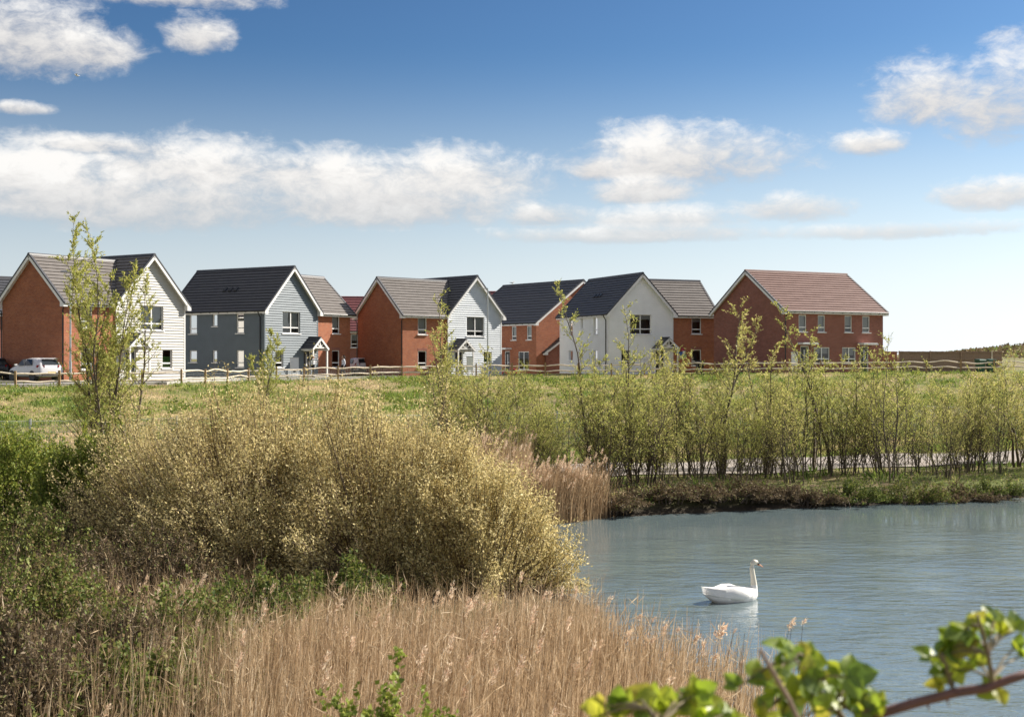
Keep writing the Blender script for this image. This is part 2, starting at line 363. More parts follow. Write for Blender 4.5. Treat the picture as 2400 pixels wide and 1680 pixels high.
# gravel footpath along the far bank, estate road with kerb behind the rail fence
def strip(pts_a, pts_b, zfun, m, name):
    mb = MB()
    for k in range(len(pts_a)-1):
        a, b, c, d = pts_a[k], pts_a[k+1], pts_b[k+1], pts_b[k]
        mb.face([(p[0], p[1], zfun(p)) for p in (a, b, c, d)])
    return mb.build(name, m)
def bankpt(u, s): return (2.8+0.935*u-0.354*s, 34.3+0.354*u+0.935*s)
def f_gravel(gg, out):
    v = objco(gg); n = gg.noise(v, 14, 5, 0.75); w = gg.noise(v, 0.8, 4, 0.6)
    pbsdf(gg, out, gg.mix(gg.m('MULTIPLY', w, 0.6), gg.ramp(n, [(0.3, (0.21, 0.18, 0.16)), (0.7, (0.45, 0.40, 0.37))]), (0.27, 0.235, 0.19, 1)), 0.95, 0, 0.2, bump(gg, n, 0.5, 0.03))
GRAVEL = mat('gravel', f_gravel)
uu = np.arange(-34, 60, 1.0)
a = [bankpt(u, 4.9+0.25*math.sin(u*0.6)) for u in uu]; b = [bankpt(u, 9.6+0.2*math.sin(u*0.5+1)) for u in uu]
hz = max(H(*p) for p in a+b if p[0] > -6)
mb = MB()
NS = 6
for k in range(len(uu)-1):
    for j in range(NS):
        P = []
        for (kk, jj) in ((k, j), (k+1, j), (k+1, j+1), (k, j+1)):
            t = jj/NS; x = a[kk][0]*(1-t)+b[kk][0]*t; y = a[kk][1]*(1-t)+b[kk][1]*t; P.append((x, y, H(x, y)+0.035))
        mb.face(P)
tag(mb.build('footpath', GRAVEL), kind='structure')
def f_asph(gg, out):
    v = objco(gg); n = gg.noise(v, 30, 4, 0.7); w = gg.noise(v, 0.5, 4, 0.6)
    pbsdf(gg, out, gg.mix(w, gg.ramp(n, [(0.3, (0.04, 0.04, 0.042)), (0.7, (0.085, 0.083, 0.08))]), (0.1, 0.095, 0.09, 1)), 0.85, 0, 0.3)
ASPH = mat('asphalt', f_asph); KERB = m_plain('kerb_concrete', (0.45, 0.43, 0.40), 0.9, 0.15, 4)
FL = FENCE[1:7]
def offs(d, step=1.2):
    P = []; segl = FENCE[1:11]
    for (ax, ay), (bx, by) in zip(segl, segl[1:]):
        n = max(2, int(math.hypot(bx-ax, by-ay)/step)); L = math.hypot(bx-ax, by-ay); nxv, nyv = -(by-ay)/L, (bx-ax)/L
        for k in range(n): t = k/n; P.append((ax+(bx-ax)*t+nxv*d, ay+(by-ay)*t+nyv*d))
    return P
r1, r2 = offs(1.15), offs(1.29); r3, r4 = offs(3.2), offs(5.6)
n_r = len([p for p in r1 if p[0] < -9.5])
mb = MB()
rows = [offs(1.29+k*0.75) for k in range(6)]
for k in range(n_r):
    for q0, q1 in zip(rows, rows[1:]):
        mb.face([(p[0], p[1], H(*p)+0.05) for p in (q0[k], q0[k+1], q1[k+1], q1[k])])
tag(mb.build('road', ASPH), kind='structure')
mb = MB()
for k in range(n_r):
    P = [r1[k], r1[k+1], r2[k+1], r2[k]]
    zb = [H(*p)-0.05 for p in P]; mb.hexa([(*p, z) for p, z in zip(P, zb)]+[(*p, z+0.22) for p, z in zip(P, zb)])
tag(mb.build('kerb', KERB), kind='structure')

# ------------------------------------------------------------------ houses
class Frame:
    """a wall's own plane: a along it, z up, d inwards"""
    def __init__(s, O, A, N): s.O = Vector(O); s.A = Vector(A); s.N = Vector(N)
    def p(s, a, z, d=0.0): return tuple(s.O+s.A*a+s.N*d+Vector((0, 0, z)))
    def box(s, mb, a0, a1, z0, z1, d0, d1):
        mb.hexa([s.p(a0,z0,d0), s.p(a1,z0,d0), s.p(a1,z0,d1), s.p(a0,z0,d1), s.p(a0,z1,d0), s.p(a1,z1,d0), s.p(a1,z1,d1), s.p(a0,z1,d1)])
def wall(root, fr, a0, a1, z1, ops, m, mir=1, apex=None, d=0.0, name='wall', rev=0.14):
    """sheet with real openings and reveals; apex=(a, z) adds a gable"""
    mb = MB(); A = sorted({a0, a1, *[o[k] for o in ops for k in (0, 1)]}); Z = sorted({0.0, z1, *[o[k] for o in ops for k in (2, 3)]})
    Z = [z for z in Z if z <= z1+1e-6]
    for x0, x1 in zip(A, A[1:]):
        for y0, y1 in zip(Z, Z[1:]):
            cx, cz = (x0+x1)/2, (y0+y1)/2
            if any(o[0] < cx < o[1] and o[2] < cz < o[3] for o in ops): continue
            mb.face([fr.p(x0,y0,d), fr.p(x1,y0,d), fr.p(x1,y1,d), fr.p(x0,y1,d)])
    for o in ops:
        x0, x1, y0, y1 = o[:4]
        for q in (((x0,y0),(x0,y1)), ((x1,y0),(x1,y1)), ((x0,y1),(x1,y1)), ((x0,y0),(x1,y0))):
            mb.face([fr.p(*q[0], d), fr.p(*q[1], d), fr.p(*q[1], d+rev), fr.p(*q[0], d+rev)])
    if apex: mb.face([fr.p(a0,z1,d), fr.p(a1,z1,d), fr.p(apex[0],apex[1],d)])
    return mb.build(name, m, root, mir)
def window(root, fr, o, mir=1, style='t', blind=0.0, frm=None, sillm=None):
    """style: t = casement over a low light, d = double with low lights, p = plain, D = tall double (patio)"""
    frm = frm or WHITE
    x0, x1, z0, z1 = o[:4]; w = 0.065; mb = MB(); D0, D1 = 0.045, 0.115
    fr.box(mb, x0, x0+w, z0, z1, D0, D1); fr.box(mb, x1-w, x1, z0, z1, D0, D1)
    fr.box(mb, x0+w, x1-w, z0, z0+w, D0, D1); fr.box(mb, x0+w, x1-w, z1-w, z1, D0, D1)
    zt = z0+(z1-z0)*0.27
    if style in 'dD': xm = (x0+x1)/2; fr.box(mb, xm-w*0.7, xm+w*0.7, z0+w, z1-w, D0-0.004, D1)
    if style in 'td':
        if style == 't': fr.box(mb, x0+w, x1-w, zt-w*0.7, zt+w*0.7, D0-0.002, D1)
        else:
            fr.box(mb, x0+w, xm-w*0.7, zt-w*0.7, zt+w*0.7, D0-0.002, D1); fr.box(mb, xm+w*0.7, x1-w, zt-w*0.7, zt+w*0.7, D0-0.002, D1)
    win = mb.build('window', frm, root, mir)
    cols = [(x0+w, x1-w)] if style in 'tp' else [(x0+w, xm-w*0.7), (xm+w*0.7, x1-w)]
    rws = [(z0+w, z1-w)] if style in 'pD' else [(z0+w, zt-w*0.7), (zt+w*0.7, z1-w)]
    for (c0, c1) in cols:
        for (q0, q1) in rws:
            mb = MB(); mb.face([fr.p(c0,q0,0.085), fr.p(c1,q0,0.085), fr.p(c1,q1,0.085), fr.p(c0,q1,0.085)]); mb.build('pane', GLASS, win, mir)
    mb = MB(); fr.box(mb, x0-0.09, x1+0.09, z0-0.075, z0-0.004, -0.10, 0.10); mb.build('sill', sillm or WHITE, win, mir)
    if blind > 0:
        mb = MB(); fr.box(mb, x0+0.02, x1-0.02, z1-(z1-z0)*blind, z1-0.01, 0.20, 0.215); mb.build('blind', BLIND, win, mir)
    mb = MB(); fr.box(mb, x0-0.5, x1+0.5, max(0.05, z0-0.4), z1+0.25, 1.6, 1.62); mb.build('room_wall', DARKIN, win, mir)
    return win
def door(root, fr, o, mir=1, m=None):
    x0, x1, z0, z1 = o[:4]; mb = MB(); w = 0.07
    fr.box(mb, x0, x0+w, z0, z1, 0.04, 0.12); fr.box(mb, x1-w, x1, z0, z1, 0.04, 0.12); fr.box(mb, x0+w, x1-w, z1-w, z1, 0.04, 0.12)
    d = mb.build('door', WHITE, root, mir)
    mb = MB(); fr.box(mb, x0+w, x1-w, z0, z1-w, 0.06, 0.10)
    xm = (x0+x1)/2
    fr.box(mb, x0+w+0.1, xm-0.12, z0+0.15, z0+0.75, 0.05, 0.06); fr.box(mb, xm+0.12, x1-w-0.1, z0+0.15, z0+0.75, 0.05, 0.06)
    mb.build('door_leaf', m or DOORM, d, mir)
    mb = MB(); fr.box(mb, xm-0.08, xm+0.08, z0+0.85, z1-0.3, 0.052, 0.06); mb.build('glazing', BLIND, d, mir)
    mb = MB(); fr.box(mb, x1-w-0.14, x1-w-0.10, z0+0.95, z0+1.1, 0.0, 0.06); mb.build('handle', WHITE, d, mir)
BH = 0.19
def snap(o): return (o[0], o[1], round(o[2]/BH)*BH, round(o[3]/BH)*BH)+tuple(o[4:])
def boards(root, fr, a0, a1, z1, ops, m, mir=1, apex=None):
    """each clapboard is a wedge of its own; gable rows are cut to the rake"""
    top = apex[1] if apex else z1; n = int(top/BH)
    def lim(z):
        if z <= z1 or not apex: return a0, a1
        t = min(1, (z-z1)/(apex[1]-z1)); return a0+(apex[0]-a0)*t, a1+(apex[0]-a1)*t
    for k in range(n):
        z0 = k*BH; zt = min(z0+BH, top)
        l0, l1 = lim(z0), lim(zt)
        if l1[1]-l1[0] < 0.05: continue
        cuts = sorted((o[0], o[1]) for o in ops if o[2] < z0+BH/2 < o[3]); ivs = []; cur = None
        s = None
        for c0, c1 in cuts+[(None, None)]:
            left = (l0[0], l1[0]) if s is None else (s, s)
            right = (l0[1], l1[1]) if c0 is None else (c0, c0)
            if min(right)-max(left) > 0.02: ivs.append((left, right))
            s = c1
        jt = random.uniform(-0.003, 0.003)
        for (b0, t0), (b1, t1) in ivs:
            mb = MB()
            mb.hexa([fr.p(b0,z0,-0.062+jt), fr.p(b1,z0,-0.062+jt), fr.p(b1,z0,0.01), fr.p(b0,z0,0.01), fr.p(t0,zt,-0.012), fr.p(t1,zt,-0.012), fr.p(t1,zt,0.01), fr.p(t0,zt,0.01)])
            mb.build('clapboard', m, root, mir)
def slope(root, ridge0, eave0, axis, ext, n, m, mir=1, name='roof_course'):
    """tile courses from the ridge line down to the eaves; ext(t) gives the run along axis"""
    r = Vector(ridge0); e = Vector(eave0); A = Vector(axis); dn = (e-r); up = A.cross(dn).normalized()
    if up.z < 0: up = -up
    for k in range(n):
        t0, t1 = k/n, (k+1)/n; s0 = ext(t0); s1 = ext(t1); t0b = max(0, t0-0.01)
        j = random.uniform(-0.004, 0.004)
        mb = MB(); P = lambda t, s, o: tuple(r+dn*t+A*s+up*o)
        mb.hexa([P(t1,s1[0],0.0), P(t1,s1[1],0.0), P(t0b,s0[1],0.0), P(t0b,s0[0],0.0), P(t1,s1[0],0.088+j), P(t1,s1[1],0.088+j), P(t0b,s0[1],0.022), P(t0b,s0[0],0.022)])
        mb.build(name, m, root, mir)
def bar(mb, a, b, up, h, w0, w1, wdir):
    """board along a-b, height h below the line, between w0 and w1 along wdir"""
    a, b, u, w = Vector(a), Vector(b), Vector(up), Vector(wdir)
    mb.hexa([a-u*h+w*w0, b-u*h+w*w0, b-u*h+w*w1, a-u*h+w*w1, a+w*w0, b+w*w0, b+w*w1, a+w*w1])
def rake(root, foot0, top, foot1, wdir, mir, dark=None, white=None):
    """white barge boards with a dark verge cap on both rakes of a gable end, wdir points outwards"""
    for ft in (foot0, foot1):
        mb = MB(); d = (Vector(top)-Vector(ft)).normalized(); n = Vector((0,0,1))-d*d.z; n.normalize()
        bar(mb, Vector(ft)-n*0.02, Vector(top)-n*0.02, n, 0.19, -0.03, 0.0, wdir); mb.build('barge_board', white or WHITE, root, mir)
        mb = MB(); bar(mb, Vector(ft)+n*0.085, Vector(top)+n*0.085, n, 0.105, -0.14, 0.015, wdir); mb.build('verge_cap', dark or TILE_D, root, mir)
        mb = MB(); bar(mb, Vector(ft)-n*0.08, Vector(top)-n*0.08, n, 0.02, -0.34, -0.031, wdir); mb.build('soffit', white or WHITE, root, mir)
def foot_box(root, c, wdir, xdir, mir):
    mb = MB(); c = Vector(c); w = Vector(wdir); x = Vector(xdir); u = Vector((0,0,1))
    P = lambda a, b, z: tuple(c+x*a+w*b+u*z)
    mb.hexa([P(0,-.33,-.16), P(.36,-.33,-.16), P(.36,0.004,-.16), P(0,0.004,-.16), P(0,-.33,.03), P(.36,-.33,.34), P(.36,0.004,.34), P(0,0.004,.03)])
    mb.build('eaves_return', WHITE, root, mir)
def eaves(root, p0, p1, outd, mir):
    """fascia board and black gutter along p0-p1"""
    p0, p1, o = Vector(p0), Vector(p1), Vector(outd); u = Vector((0,0,1))
    mb = MB(); P = lambda p, a, z: tuple(p+o*a+u*z)
    mb.hexa([P(p0,-.06,-.2), P(p1,-.06,-.2), P(p1,-.03,-.2), P(p0,-.03,-.2), P(p0,-.06,0), P(p1,-.06,0), P(p1,-.03,0), P(p0,-.03,0)])
    mb.hexa([P(p0,-.34,-.2), P(p1,-.34,-.2), P(p1,-.062,-.2), P(p0,-.062,-.2), P(p0,-.34,-.18), P(p1,-.34,-.18), P(p1,-.062,-.18), P(p0,-.062,-.18)])
    mb.build('fascia', WHITE, root, mir)
    mb = MB(); mb.tube([p0+o*0.025-u*0.03, p1+o*0.025-u*0.03], 0.058, 8); L = (p1-p0).length; n = int(L/0.9)
    for k in range(1, n):
        c = p0+(p1-p0)*(k/n)+o*0.025-u*0.05; mb.box(c.x-.025, c.x+.025, c.y-.025, c.y+.025, c.z-.075, c.z+.02)
    mb.build('gutter', BLACK, root, mir)
def downpipe(root, x, y, z, mir, bend=(0, 0)):
    mb = MB(); mb.tube([(x+bend[0], y+bend[1], z), (x+bend[0]*0.9, y+bend[1]*0.9, z-0.12), (x, y, z-0.45), (x, y, 0.05)], 0.042, 8); mb.build('downpipe', BLACK, root, mir)
def ridge(root, a, b, m, mir):
    a, b = Vector(a), Vector(b); d = (b-a).normalized(); n = Vector((0,0,1)); s = d.cross(n)
    mb = MB(); mb.loft([[tuple(p+s*x+n*z) for x, z in ((-.15,-.1),(-.11,.03),(0,.085),(.11,.03),(.15,-.1),(0,-.05))] for p in (a, b)]); mb.build('ridge_tile', m, root, mir)
def porch(root, xc, mir, tile, hw=1.02, dep=1.25, ze=2.22, zr=3.12):
    y0, y1 = -dep, -0.05
    mb = MB()
    for sgn in (-1, 1):
        r0, e0 = Vector((xc, 0, zr)), Vector((xc+sgn*hw, 0, ze)); dn = e0-r0
        nrm = Vector((sgn*(zr-ze), 0, hw)).normalized()
        for k in range(4):
            t0, t1 = k/4, (k+1)/4
            P = lambda t, y, o: tuple(r0+dn*t+nrm*o+Vector((0, y, 0)))
            mb.hexa([P(t1,y0,0), P(t1,y1,0), P(t0,y1,0), P(t0,y0,0), P(t1,y0,.055), P(t1,y1,.055), P(t0,y1,.02), P(t0,y0,.02)])
    mb.box(xc-.07, xc+.07, y0-.01, y1, zr+0.0, zr+.075)
    po = mb.build('porch', tile, root, mir)
    mb = MB(); Y = (0, -1, 0)
    for sgn in (-1, 1):
        n = Vector((sgn*(zr-ze), 0, hw)).normalized()
        bar(mb, Vector((xc+sgn*hw*1.0, y0-.012, ze))-n*.0, Vector((xc, y0-.012, zr)), n, 0.16, 0.0, 0.03, Y)
    mb.build('barge_board', WHITE, po, mir)
    mb = MB(); yb = y0+.04; zt = ze+.04
    mb.box(xc-hw*.8, xc+hw*.8, yb, yb+.07, zt, zt+.1); mb.box(xc-.05, xc+.05, yb+.002, yb+.068, zt+.1, zr-.16)
    for sgn in (-1, 1):
        a, b = Vector((xc+sgn*.04, yb+.004, zt+.13)), Vector((xc+sgn*hw*.5, yb+.004, zt+.42)); d = (b-a).normalized(); n = Vector((-d.z, 0, d.x))*(1 if sgn > 0 else -1)
        mb.hexa([a-n*.04, b-n*.04, b-n*.04+Vector((0,.06,0)), a-n*.04+Vector((0,.06,0)), a+n*.04, b+n*.04, b+n*.04+Vector((0,.06,0)), a+n*.04+Vector((0,.06,0))])
    mb.build('truss', WHITE, po, mir)
    for sgn in (-1, 1):
        mb = MB(); x = xc+sgn*(hw-.16); mb.box(x-.055, x+.055, y0+.03, y0+.14, 0.0, ze-.14); mb.box(x-.075, x+.075, y0+.01, y0+.16, 0.0, .12); mb.build('post', WHITE, po, mir)
        mb = MB(); mb.box(x-.06, x+.06, y0+.145, -.05, ze-.14, ze-.02); mb.build('plate_beam', WHITE, po, mir)
        mb = MB(); mb.box(xc+sgn*(hw-.03)-.02, xc+sgn*(hw-.03)+.02, y0, -.05, ze-.13, ze-.012); mb.build('fascia', WHITE, po, mir)
    mb = MB(); mb.box(xc-hw+.08, xc+hw-.08, -1.3, -.05, -.25, .055); mb.build('doorstep', KERB, po, mir)
def house_A(X, Y, zg, theta, mir, ux, clad, clad_side, tile_g, tile_c, label, side_win, green=False, blinds=(0,0,0,0)):
    root = empty('clapboard_house', (X, Y, zg), R(theta), label, 'house', 'houses along the embankment')
    zr, k1 = 8.65, 1.043; hw = 3.1; ze = zr-k1*3.4; wz = zr-k1*hw-0.03; LD = 10.0
    FF = Frame((0,0,0), (1,0,0), (0,1,0)); FS = Frame((-hw,0,0), (0,1,0), (1,0,0))
    up = snap((-1.08, 0.98, 3.5, 5.08)); gw = snap((-1.92, -1.0, 0.78, 2.1)); dr = snap((1.4, 2.3, 0.0, 2.12))
    ops = [up, gw, dr]
    wall(root, FF, -hw, hw, wz, ops, clad, mir, (0, zr-0.05), 0.012)
    boards(root, FF, -hw, hw, wz, ops, clad, mir, (0, zr-0.05))
    window(root, FF, up, mir, 'd', blinds[0]); w_g = window(root, FF, gw, mir, 't', blinds[1]); door(root, FF, dr, mir)
    if green:
        mb = MB(); FF.box(mb, gw[0]+.07, gw[1]-.07, gw[2]+.02, gw[3]-.5, 0.13, 0.14); tag(mb.build('blind', m_plain('green_reflection', (0.10, 0.26, 0.05), 0.7), w_g, mir), 'green panel imitating a reflection in the window')  # green window reflection put in as a coloured panel, no real blind
    so = [snap(o) for o in side_win]
    wall(root, FS, 0, LD, wz, so, clad_side, mir, None, 0.012)
    if side_win:
        boards(root, FS, 0, LD, wz, so, clad_side, mir)
        for i, o in enumerate(so): window(root, FS, o, mir, o[4], 0.0 if i % 2 else 0.3)
    for fr, a0, a1, ap in ((Frame((hw,0,0),(0,1,0),(-1,0,0)), 0, LD, None), (Frame((0,LD,0),(1,0,0),(0,-1,0)), -hw, hw, (0, zr-.05))):
        wall(root, fr, a0, a1, wz, [], clad, mir, ap)
    trim = WHITE if clad != CLAD_G else CLAD_G
    mb = MB(); mb.box(-hw-.055, -hw+.05, -.06, .045, 0, wz-.25); mb.build('corner_board', trim, root, mir)
    mb = MB(); mb.box(hw-.05, hw+.05, -.06, .04, 0, wz-.1); mb.build('corner_board', trim, root, mir)
    # main roof
    y0, y1 = -0.36, LD+0.25
    for sgn in (-1, 1):
        slope(root, (0,0,zr), (sgn*3.4,0,ze), (0,1,0), lambda t: (y0, y1), 15, tile_g, mir)
        eaves(root, (sgn*3.43, y0+.05, ze+.02), (sgn*3.43, y1, ze+.02), (sgn,0,0), mir)
        foot_box(root, (sgn*3.42, y0-.012, ze-.07), (0,-1,0), (-sgn,0,0), mir)
    rake(root, (-3.42, y0, ze), (0, y0, zr), (3.42, y0, ze), (0,-1,0), mir); rake(root, (-3.42, y1, ze), (0, y1, zr), (3.42, y1, ze), (0,1,0), mir)
    ridge(root, (0, y0-.01, zr+.05), (0, y1+.01, zr+.05), TILE_D, mir)
    # brick cross wing
    cy0, cy1 = 0.06, 6.3; ym = (cy0+cy1)/2; zc, k2 = 8.32, 0.94; ce = zc-k2*(ym+.3); cwz = zc-k2*(ym-cy0)-.03
    FC = Frame((0,cy0,0), (1,0,0), (0,1,0)); FE = Frame((ux,0,0), (0,1,0), (-1,0,0))
    wx = 5.05 if ux < 7.8 else 5.4
    wu = (wx, wx+.95, 3.5, 5.0); wl = (wx, wx+.95, 0.72, 2.12)
    wall(root, FC, hw+.02, ux, cwz, [wu, wl], BRICK, mir)
    window(root, FC, wu, mir, 't', blinds[2]); window(root, FC, wl, mir, 't', blinds[3])
    mb = MB()
    for q in range(12): FC.box(mb, wx-.04+q*.087, wx-.04+q*.087+.078, wl[3]+.01, wl[3]+.23, -.012, .01)
    mb.build('brick_lintel', BRICK_D, root, mir)
    wall(root, FE, cy0, cy1, cwz, [], BRICK, mir, (ym, zc-.05)); wall(root, Frame((0,cy1,0),(1,0,0),(0,-1,0)), hw, ux, cwz, [], BRICK, mir)
    xe = ux+0.32
    vx = lambda t: (zr-(zc-k2*(ym+.3)*t))/k1-0.12
    slope(root, (0, ym, zc), (0, -.3, ce), (1,0,0), lambda t: (vx(t), xe), 14, tile_c, mir)
    slope(root, (0, ym, zc), (0, 2*ym+.3, ce), (1,0,0), lambda t: (vx(t), xe), 14, tile_c, mir)
    ridge(root, (0.2, ym, zc+.05), (xe+.01, ym, zc+.05), TILE_D, mir)
    rake(root, (xe, -.32, ce), (xe, ym, zc), (xe, 2*ym+.32, ce), (1,0,0), mir)
    eaves(root, (3.46, -.33, ce+.02), (xe-.03, -.33, ce+.02), (0,-1,0), mir)
    foot_box(root, (xe+.012, -.32, ce-.07), (1,0,0), (0,1,0), mir); foot_box(root, (xe+.012, 2*ym+.32, ce-.07), (1,0,0), (0,-1,0), mir)
    if mir == -1: downpipe(root, ux+.06, .1, ce-.02, mir, (.2, -.4)); downpipe(root, ux+.06, cy1+.02, ce-.02, mir, (.15, .3))
    else: downpipe(root, -hw-.11, .35, ze-.02, mir, (-.25, 0))
    porch(root, 2.08, mir, TILE_D)
    if mir == 1:
        for vy in (4.2, 4.8, 5.4):
            mb = MB(); xv = -1.75; zv = zr-k1*1.75+.09; mb.hexa([(xv-.16, vy-.15, zv-.17), (xv+.16, vy-.15, zv+.17), (xv+.16, vy+.15, zv+.17), (xv-.16, vy+.15, zv-.17), (xv-.20, vy-.12, zv-.08), (xv+.1, vy-.12, zv+.2), (xv+.1, vy+.12, zv+.2), (xv-.20, vy+.12, zv-.08)]); mb.build('roof_vent', BLACK, root, mir)
    mb = MB(); mb.box(ux+.0, ux+.02, 2.2, 2.4, .25, .35) if mir == -1 else mb.box(0.3, 0.55, -.16, -.06, .5, 1.3)
    mb.build('meter_box', BLACK if mir == -1 else WHITE, root, mir)
    return root
SIDE = [(2.1,2.9,3.5,4.98,'t'),(4.92,5.45,4.05,4.98,'p'),(7.15,8.0,3.5,4.98,'t'),(2.1,2.9,0.75,2.1,'t'),(4.95,5.45,1.05,2.1,'p'),(7.15,8.0,1.05,2.1,'p')]
h1 = house_A(-25.2, 89.4, 2.75, 58.2, -1, 7.35, CLAD_C, CLAD_C, TILE, TILE, 'cream clapboard and brick house behind the parked white hatchback and tall willow', [], True, (.9, 0, 0, 0))
h2 = house_A(-17.4, 101.0, 2.75, 58.4, 1, 7.4, CLAD_G, CLAD_G, TILE_D, TILE, 'slate blue clapboard house with a brick wing and white framed porch', SIDE, False, (.7, .5, .7, 0))
h3 = house_A(-3.25, 112.0, 2.72, 43.3, -1, 8.0, CLAD_P, CLAD_P, TILE_D, TILE, 'pale blue grey clapboard house with lamp post before its gable', [], True, (.7, 0, .9, 0))
h5 = house_A(11.1, 110.2, 2.85, 22.3, 1, 7.4, CLAD_W, CLAD_W, TILE_D, TILE, 'bright white clapboard house with a brick wing and house signs', SIDE, False, (.25, .3, .3, 0))

def house_B(X, Y, zg, theta, L, Dp, ez, rz, brick, tile, label, front, ends=(True, True), ncourse=13, name='brick_house', canopies=(), group='houses along the embankment', oh=0.3):
    """plain two storey house, ridge along local x, front faces local -y"""
    root = empty(name, (X, Y, zg), R(theta), label, 'garage' if name == 'brick_garage' else 'house', group)
    ym = Dp/2; k = (rz-ez)/(ym+oh); wz = rz-k*ym-.03
    FF = Frame((0,0,0), (1,0,0), (0,1,0)); ops = [o for o in front]
    wall(root, FF, 0, L, wz, ops, brick)
    for o in ops:
        if o[4] == 'door': door(root, FF, o)
        else: window(root, FF, o, 1, o[4], o[5] if len(o) > 5 else 0)
    wall(root, Frame((0,0,0),(0,1,0),(1,0,0)), 0, Dp, wz, [], brick, 1, (ym, rz-.05)); wall(root, Frame((L,0,0),(0,1,0),(-1,0,0)), 0, Dp, wz, [], brick, 1, (ym, rz-.05))
    wall(root, Frame((0,Dp,0),(1,0,0),(0,-1,0)), 0, L, wz, [], brick)
    x0, x1 = -.3, L+.3
    slope(root, (0,ym,rz), (0,-oh,ez), (1,0,0), lambda t: (x0, x1), ncourse, tile); slope(root, (0,ym,rz), (0,Dp+oh,ez), (1,0,0), lambda t: (x0, x1), ncourse, tile)
    ridge(root, (x0-.01, ym, rz+.05), (x1+.01, ym, rz+.05), tile, 1)
    for xx, w in ((x0, -1), (x1, 1)):
        rake(root, (xx,-oh-.02,ez), (xx,ym,rz), (xx,Dp+oh+.02,ez), (w,0,0), 1)
        foot_box(root, (xx+w*.012, -oh-.02, ez-.07), (w,0,0), (0,1,0), 1)
    eaves(root, (x0+.03, -oh-.03, ez+.02), (x1-.03, -oh-.03, ez+.02), (0,-1,0), 1)
    for (c0, c1, z) in canopies:
        mb = MB(); mb.box(c0, c1, -.75, .01, z, z+.12); mb.box(c0+.05, c1-.05, -.7, .01, z+.12, z+.16); mb.build('door_canopy', WHITE, root)
    return root
h6 = house_B(21.1, 99.0, 3.08, 27.6, 10.1, 9.1, 4.78, 8.15, BRICK_D, TILE_R, 'red brick house with brown tiled roof at the end of the row',
    [(1.38,2.14,3.2,4.52,'t',1),(3.3,4.02,3.2,4.52,'t',.9),(6.05,6.8,3.2,4.52,'t',.6),(7.9,8.68,3.2,4.52,'t',1),(1.55,2.4,0,2.1,'door'),(2.9,4.5,.75,2.0,'d',.4),(5.8,7.2,.75,2.0,'d',.5),(7.7,8.55,0,2.1,'door')],
    ncourse=17, canopies=((1.2,2.75,2.2),(7.4,8.9,2.2)))
for (x, y) in ((-0.06, .12),): downpipe(h6, .02, -.06, 4.75, 1, (0, -.25))
L4 = 12.0; ex = Vector((math.cos(R(-52)), math.sin(R(-52)), 0)); c4 = Vector((2.26, 119, 2.8))-ex*L4
h4 = house_B(c4.x, c4.y, 2.8, -52, L4, 11.2, 4.68, 8.85, BRICK, TILE_D, 'brick house with a dark roof and a gull perched on its ridge',
    [(8.3,9.0,3.15,4.45,'t',.8),(10.6,11.3,3.15,4.45,'t',.8),(7.2,8.0,0,2.1,'door'),(9.3,10.9,.35,2.05,'D',0),(4.4,5.2,3.15,4.45,'t',.5)], ncourse=15, canopies=((6.9,8.3,2.25),))
exg = Vector((math.cos(R(-66)), math.sin(R(-66)), 0)); cg = Vector((3.2, 119.5, 2.8))-exg*6
house_B(cg.x, cg.y, 2.8, -66, 6, 4.6, 1.95, 3.75, BRICK_D, TILE_D, 'small brick garage with dark roof tucked beside the white house', [], ncourse=7, name='brick_garage')
# houses of the street behind, seen in the gaps
house_B(-23.5, 141, 2.8, 8, 11, 8, 4.4, 8.35, BRICK_D, TILE_P, 'brick house with plum red roof seen between two nearer gables', [(5.7,6.5,2.6,4.1,'t',.5),(8.2,9.0,2.6,4.1,'t',.5)], name='brick_house', group='houses of the street behind')
house_B(-14.0, 150, 2.8, 3, 12.7, 8, 5.0, 9.4, BRICK_D, TILE_P, 'plum red roofed house whose gable tip shows behind the pale blue house', [], name='brick_house', group='houses of the street behind')
house_B(-42.6, 114, 2.8, 20, 12.5, 8, 4.9, 8.1, BRICK_D, TILE_D, 'dark roofed house glimpsed in the gap beside the slate blue house', [], name='brick_house', group='houses of the street behind')
house_B(-52.4, 103, 2.8, 40, 14.6, 8, 5.2, 8.6, BRICK_D, TILE_D, 'dark brick house cut by the picture edge behind the black car', [], name='brick_house', group='houses of the street behind')

# ------------------------------------------------------------------ vegetation
BARK = m_plain('willow_bark', (0.105, 0.082, 0.058), 0.9, 0.25, 6)
BARK_D = m_plain('dark_bark', (0.07, 0.052, 0.038), 0.9, 0.25, 6)
L_WIL = m_leaf('willow_leaf', [(0, (0.12, 0.14, 0.032)), (0.4, (0.225, 0.24, 0.06)), (0.75, (0.33, 0.31, 0.095)), (1, (0.42, 0.35, 0.16))], 0.5)
L_SAL = m_leaf('sallow_catkin', [(0, (0.10, 0.10, 0.035)), (0.33, (0.225, 0.19, 0.08)), (0.66, (0.45, 0.365, 0.175)), (1, (0.60, 0.52, 0.29))], 0.35)
L_HAW = m_leaf('hawthorn_leaf', [(0, (0.05, 0.075, 0.012)), (0.5, (0.135, 0.165, 0.028)), (0.9, (0.26, 0.25, 0.05)), (1, (0.26, 0.18, 0.065))], 0.4)
L_BRA = m_leaf('bramble_leaf', [(0, (0.03, 0.05, 0.01)), (0.35, (0.075, 0.095, 0.02)), (0.55, (0.135, 0.15, 0.035)), (0.75, (0.14, 0.10, 0.05)), (1, (0.24, 0.175, 0.095))], 0.35)
L_DEAD = m_leaf('dead_brush', [(0, (0.035, 0.025, 0.015)), (0.6, (0.08, 0.058, 0.035)), (0.9, (0.15, 0.11, 0.06)), (1, (0.12, 0.15, 0.04))], 0.25)
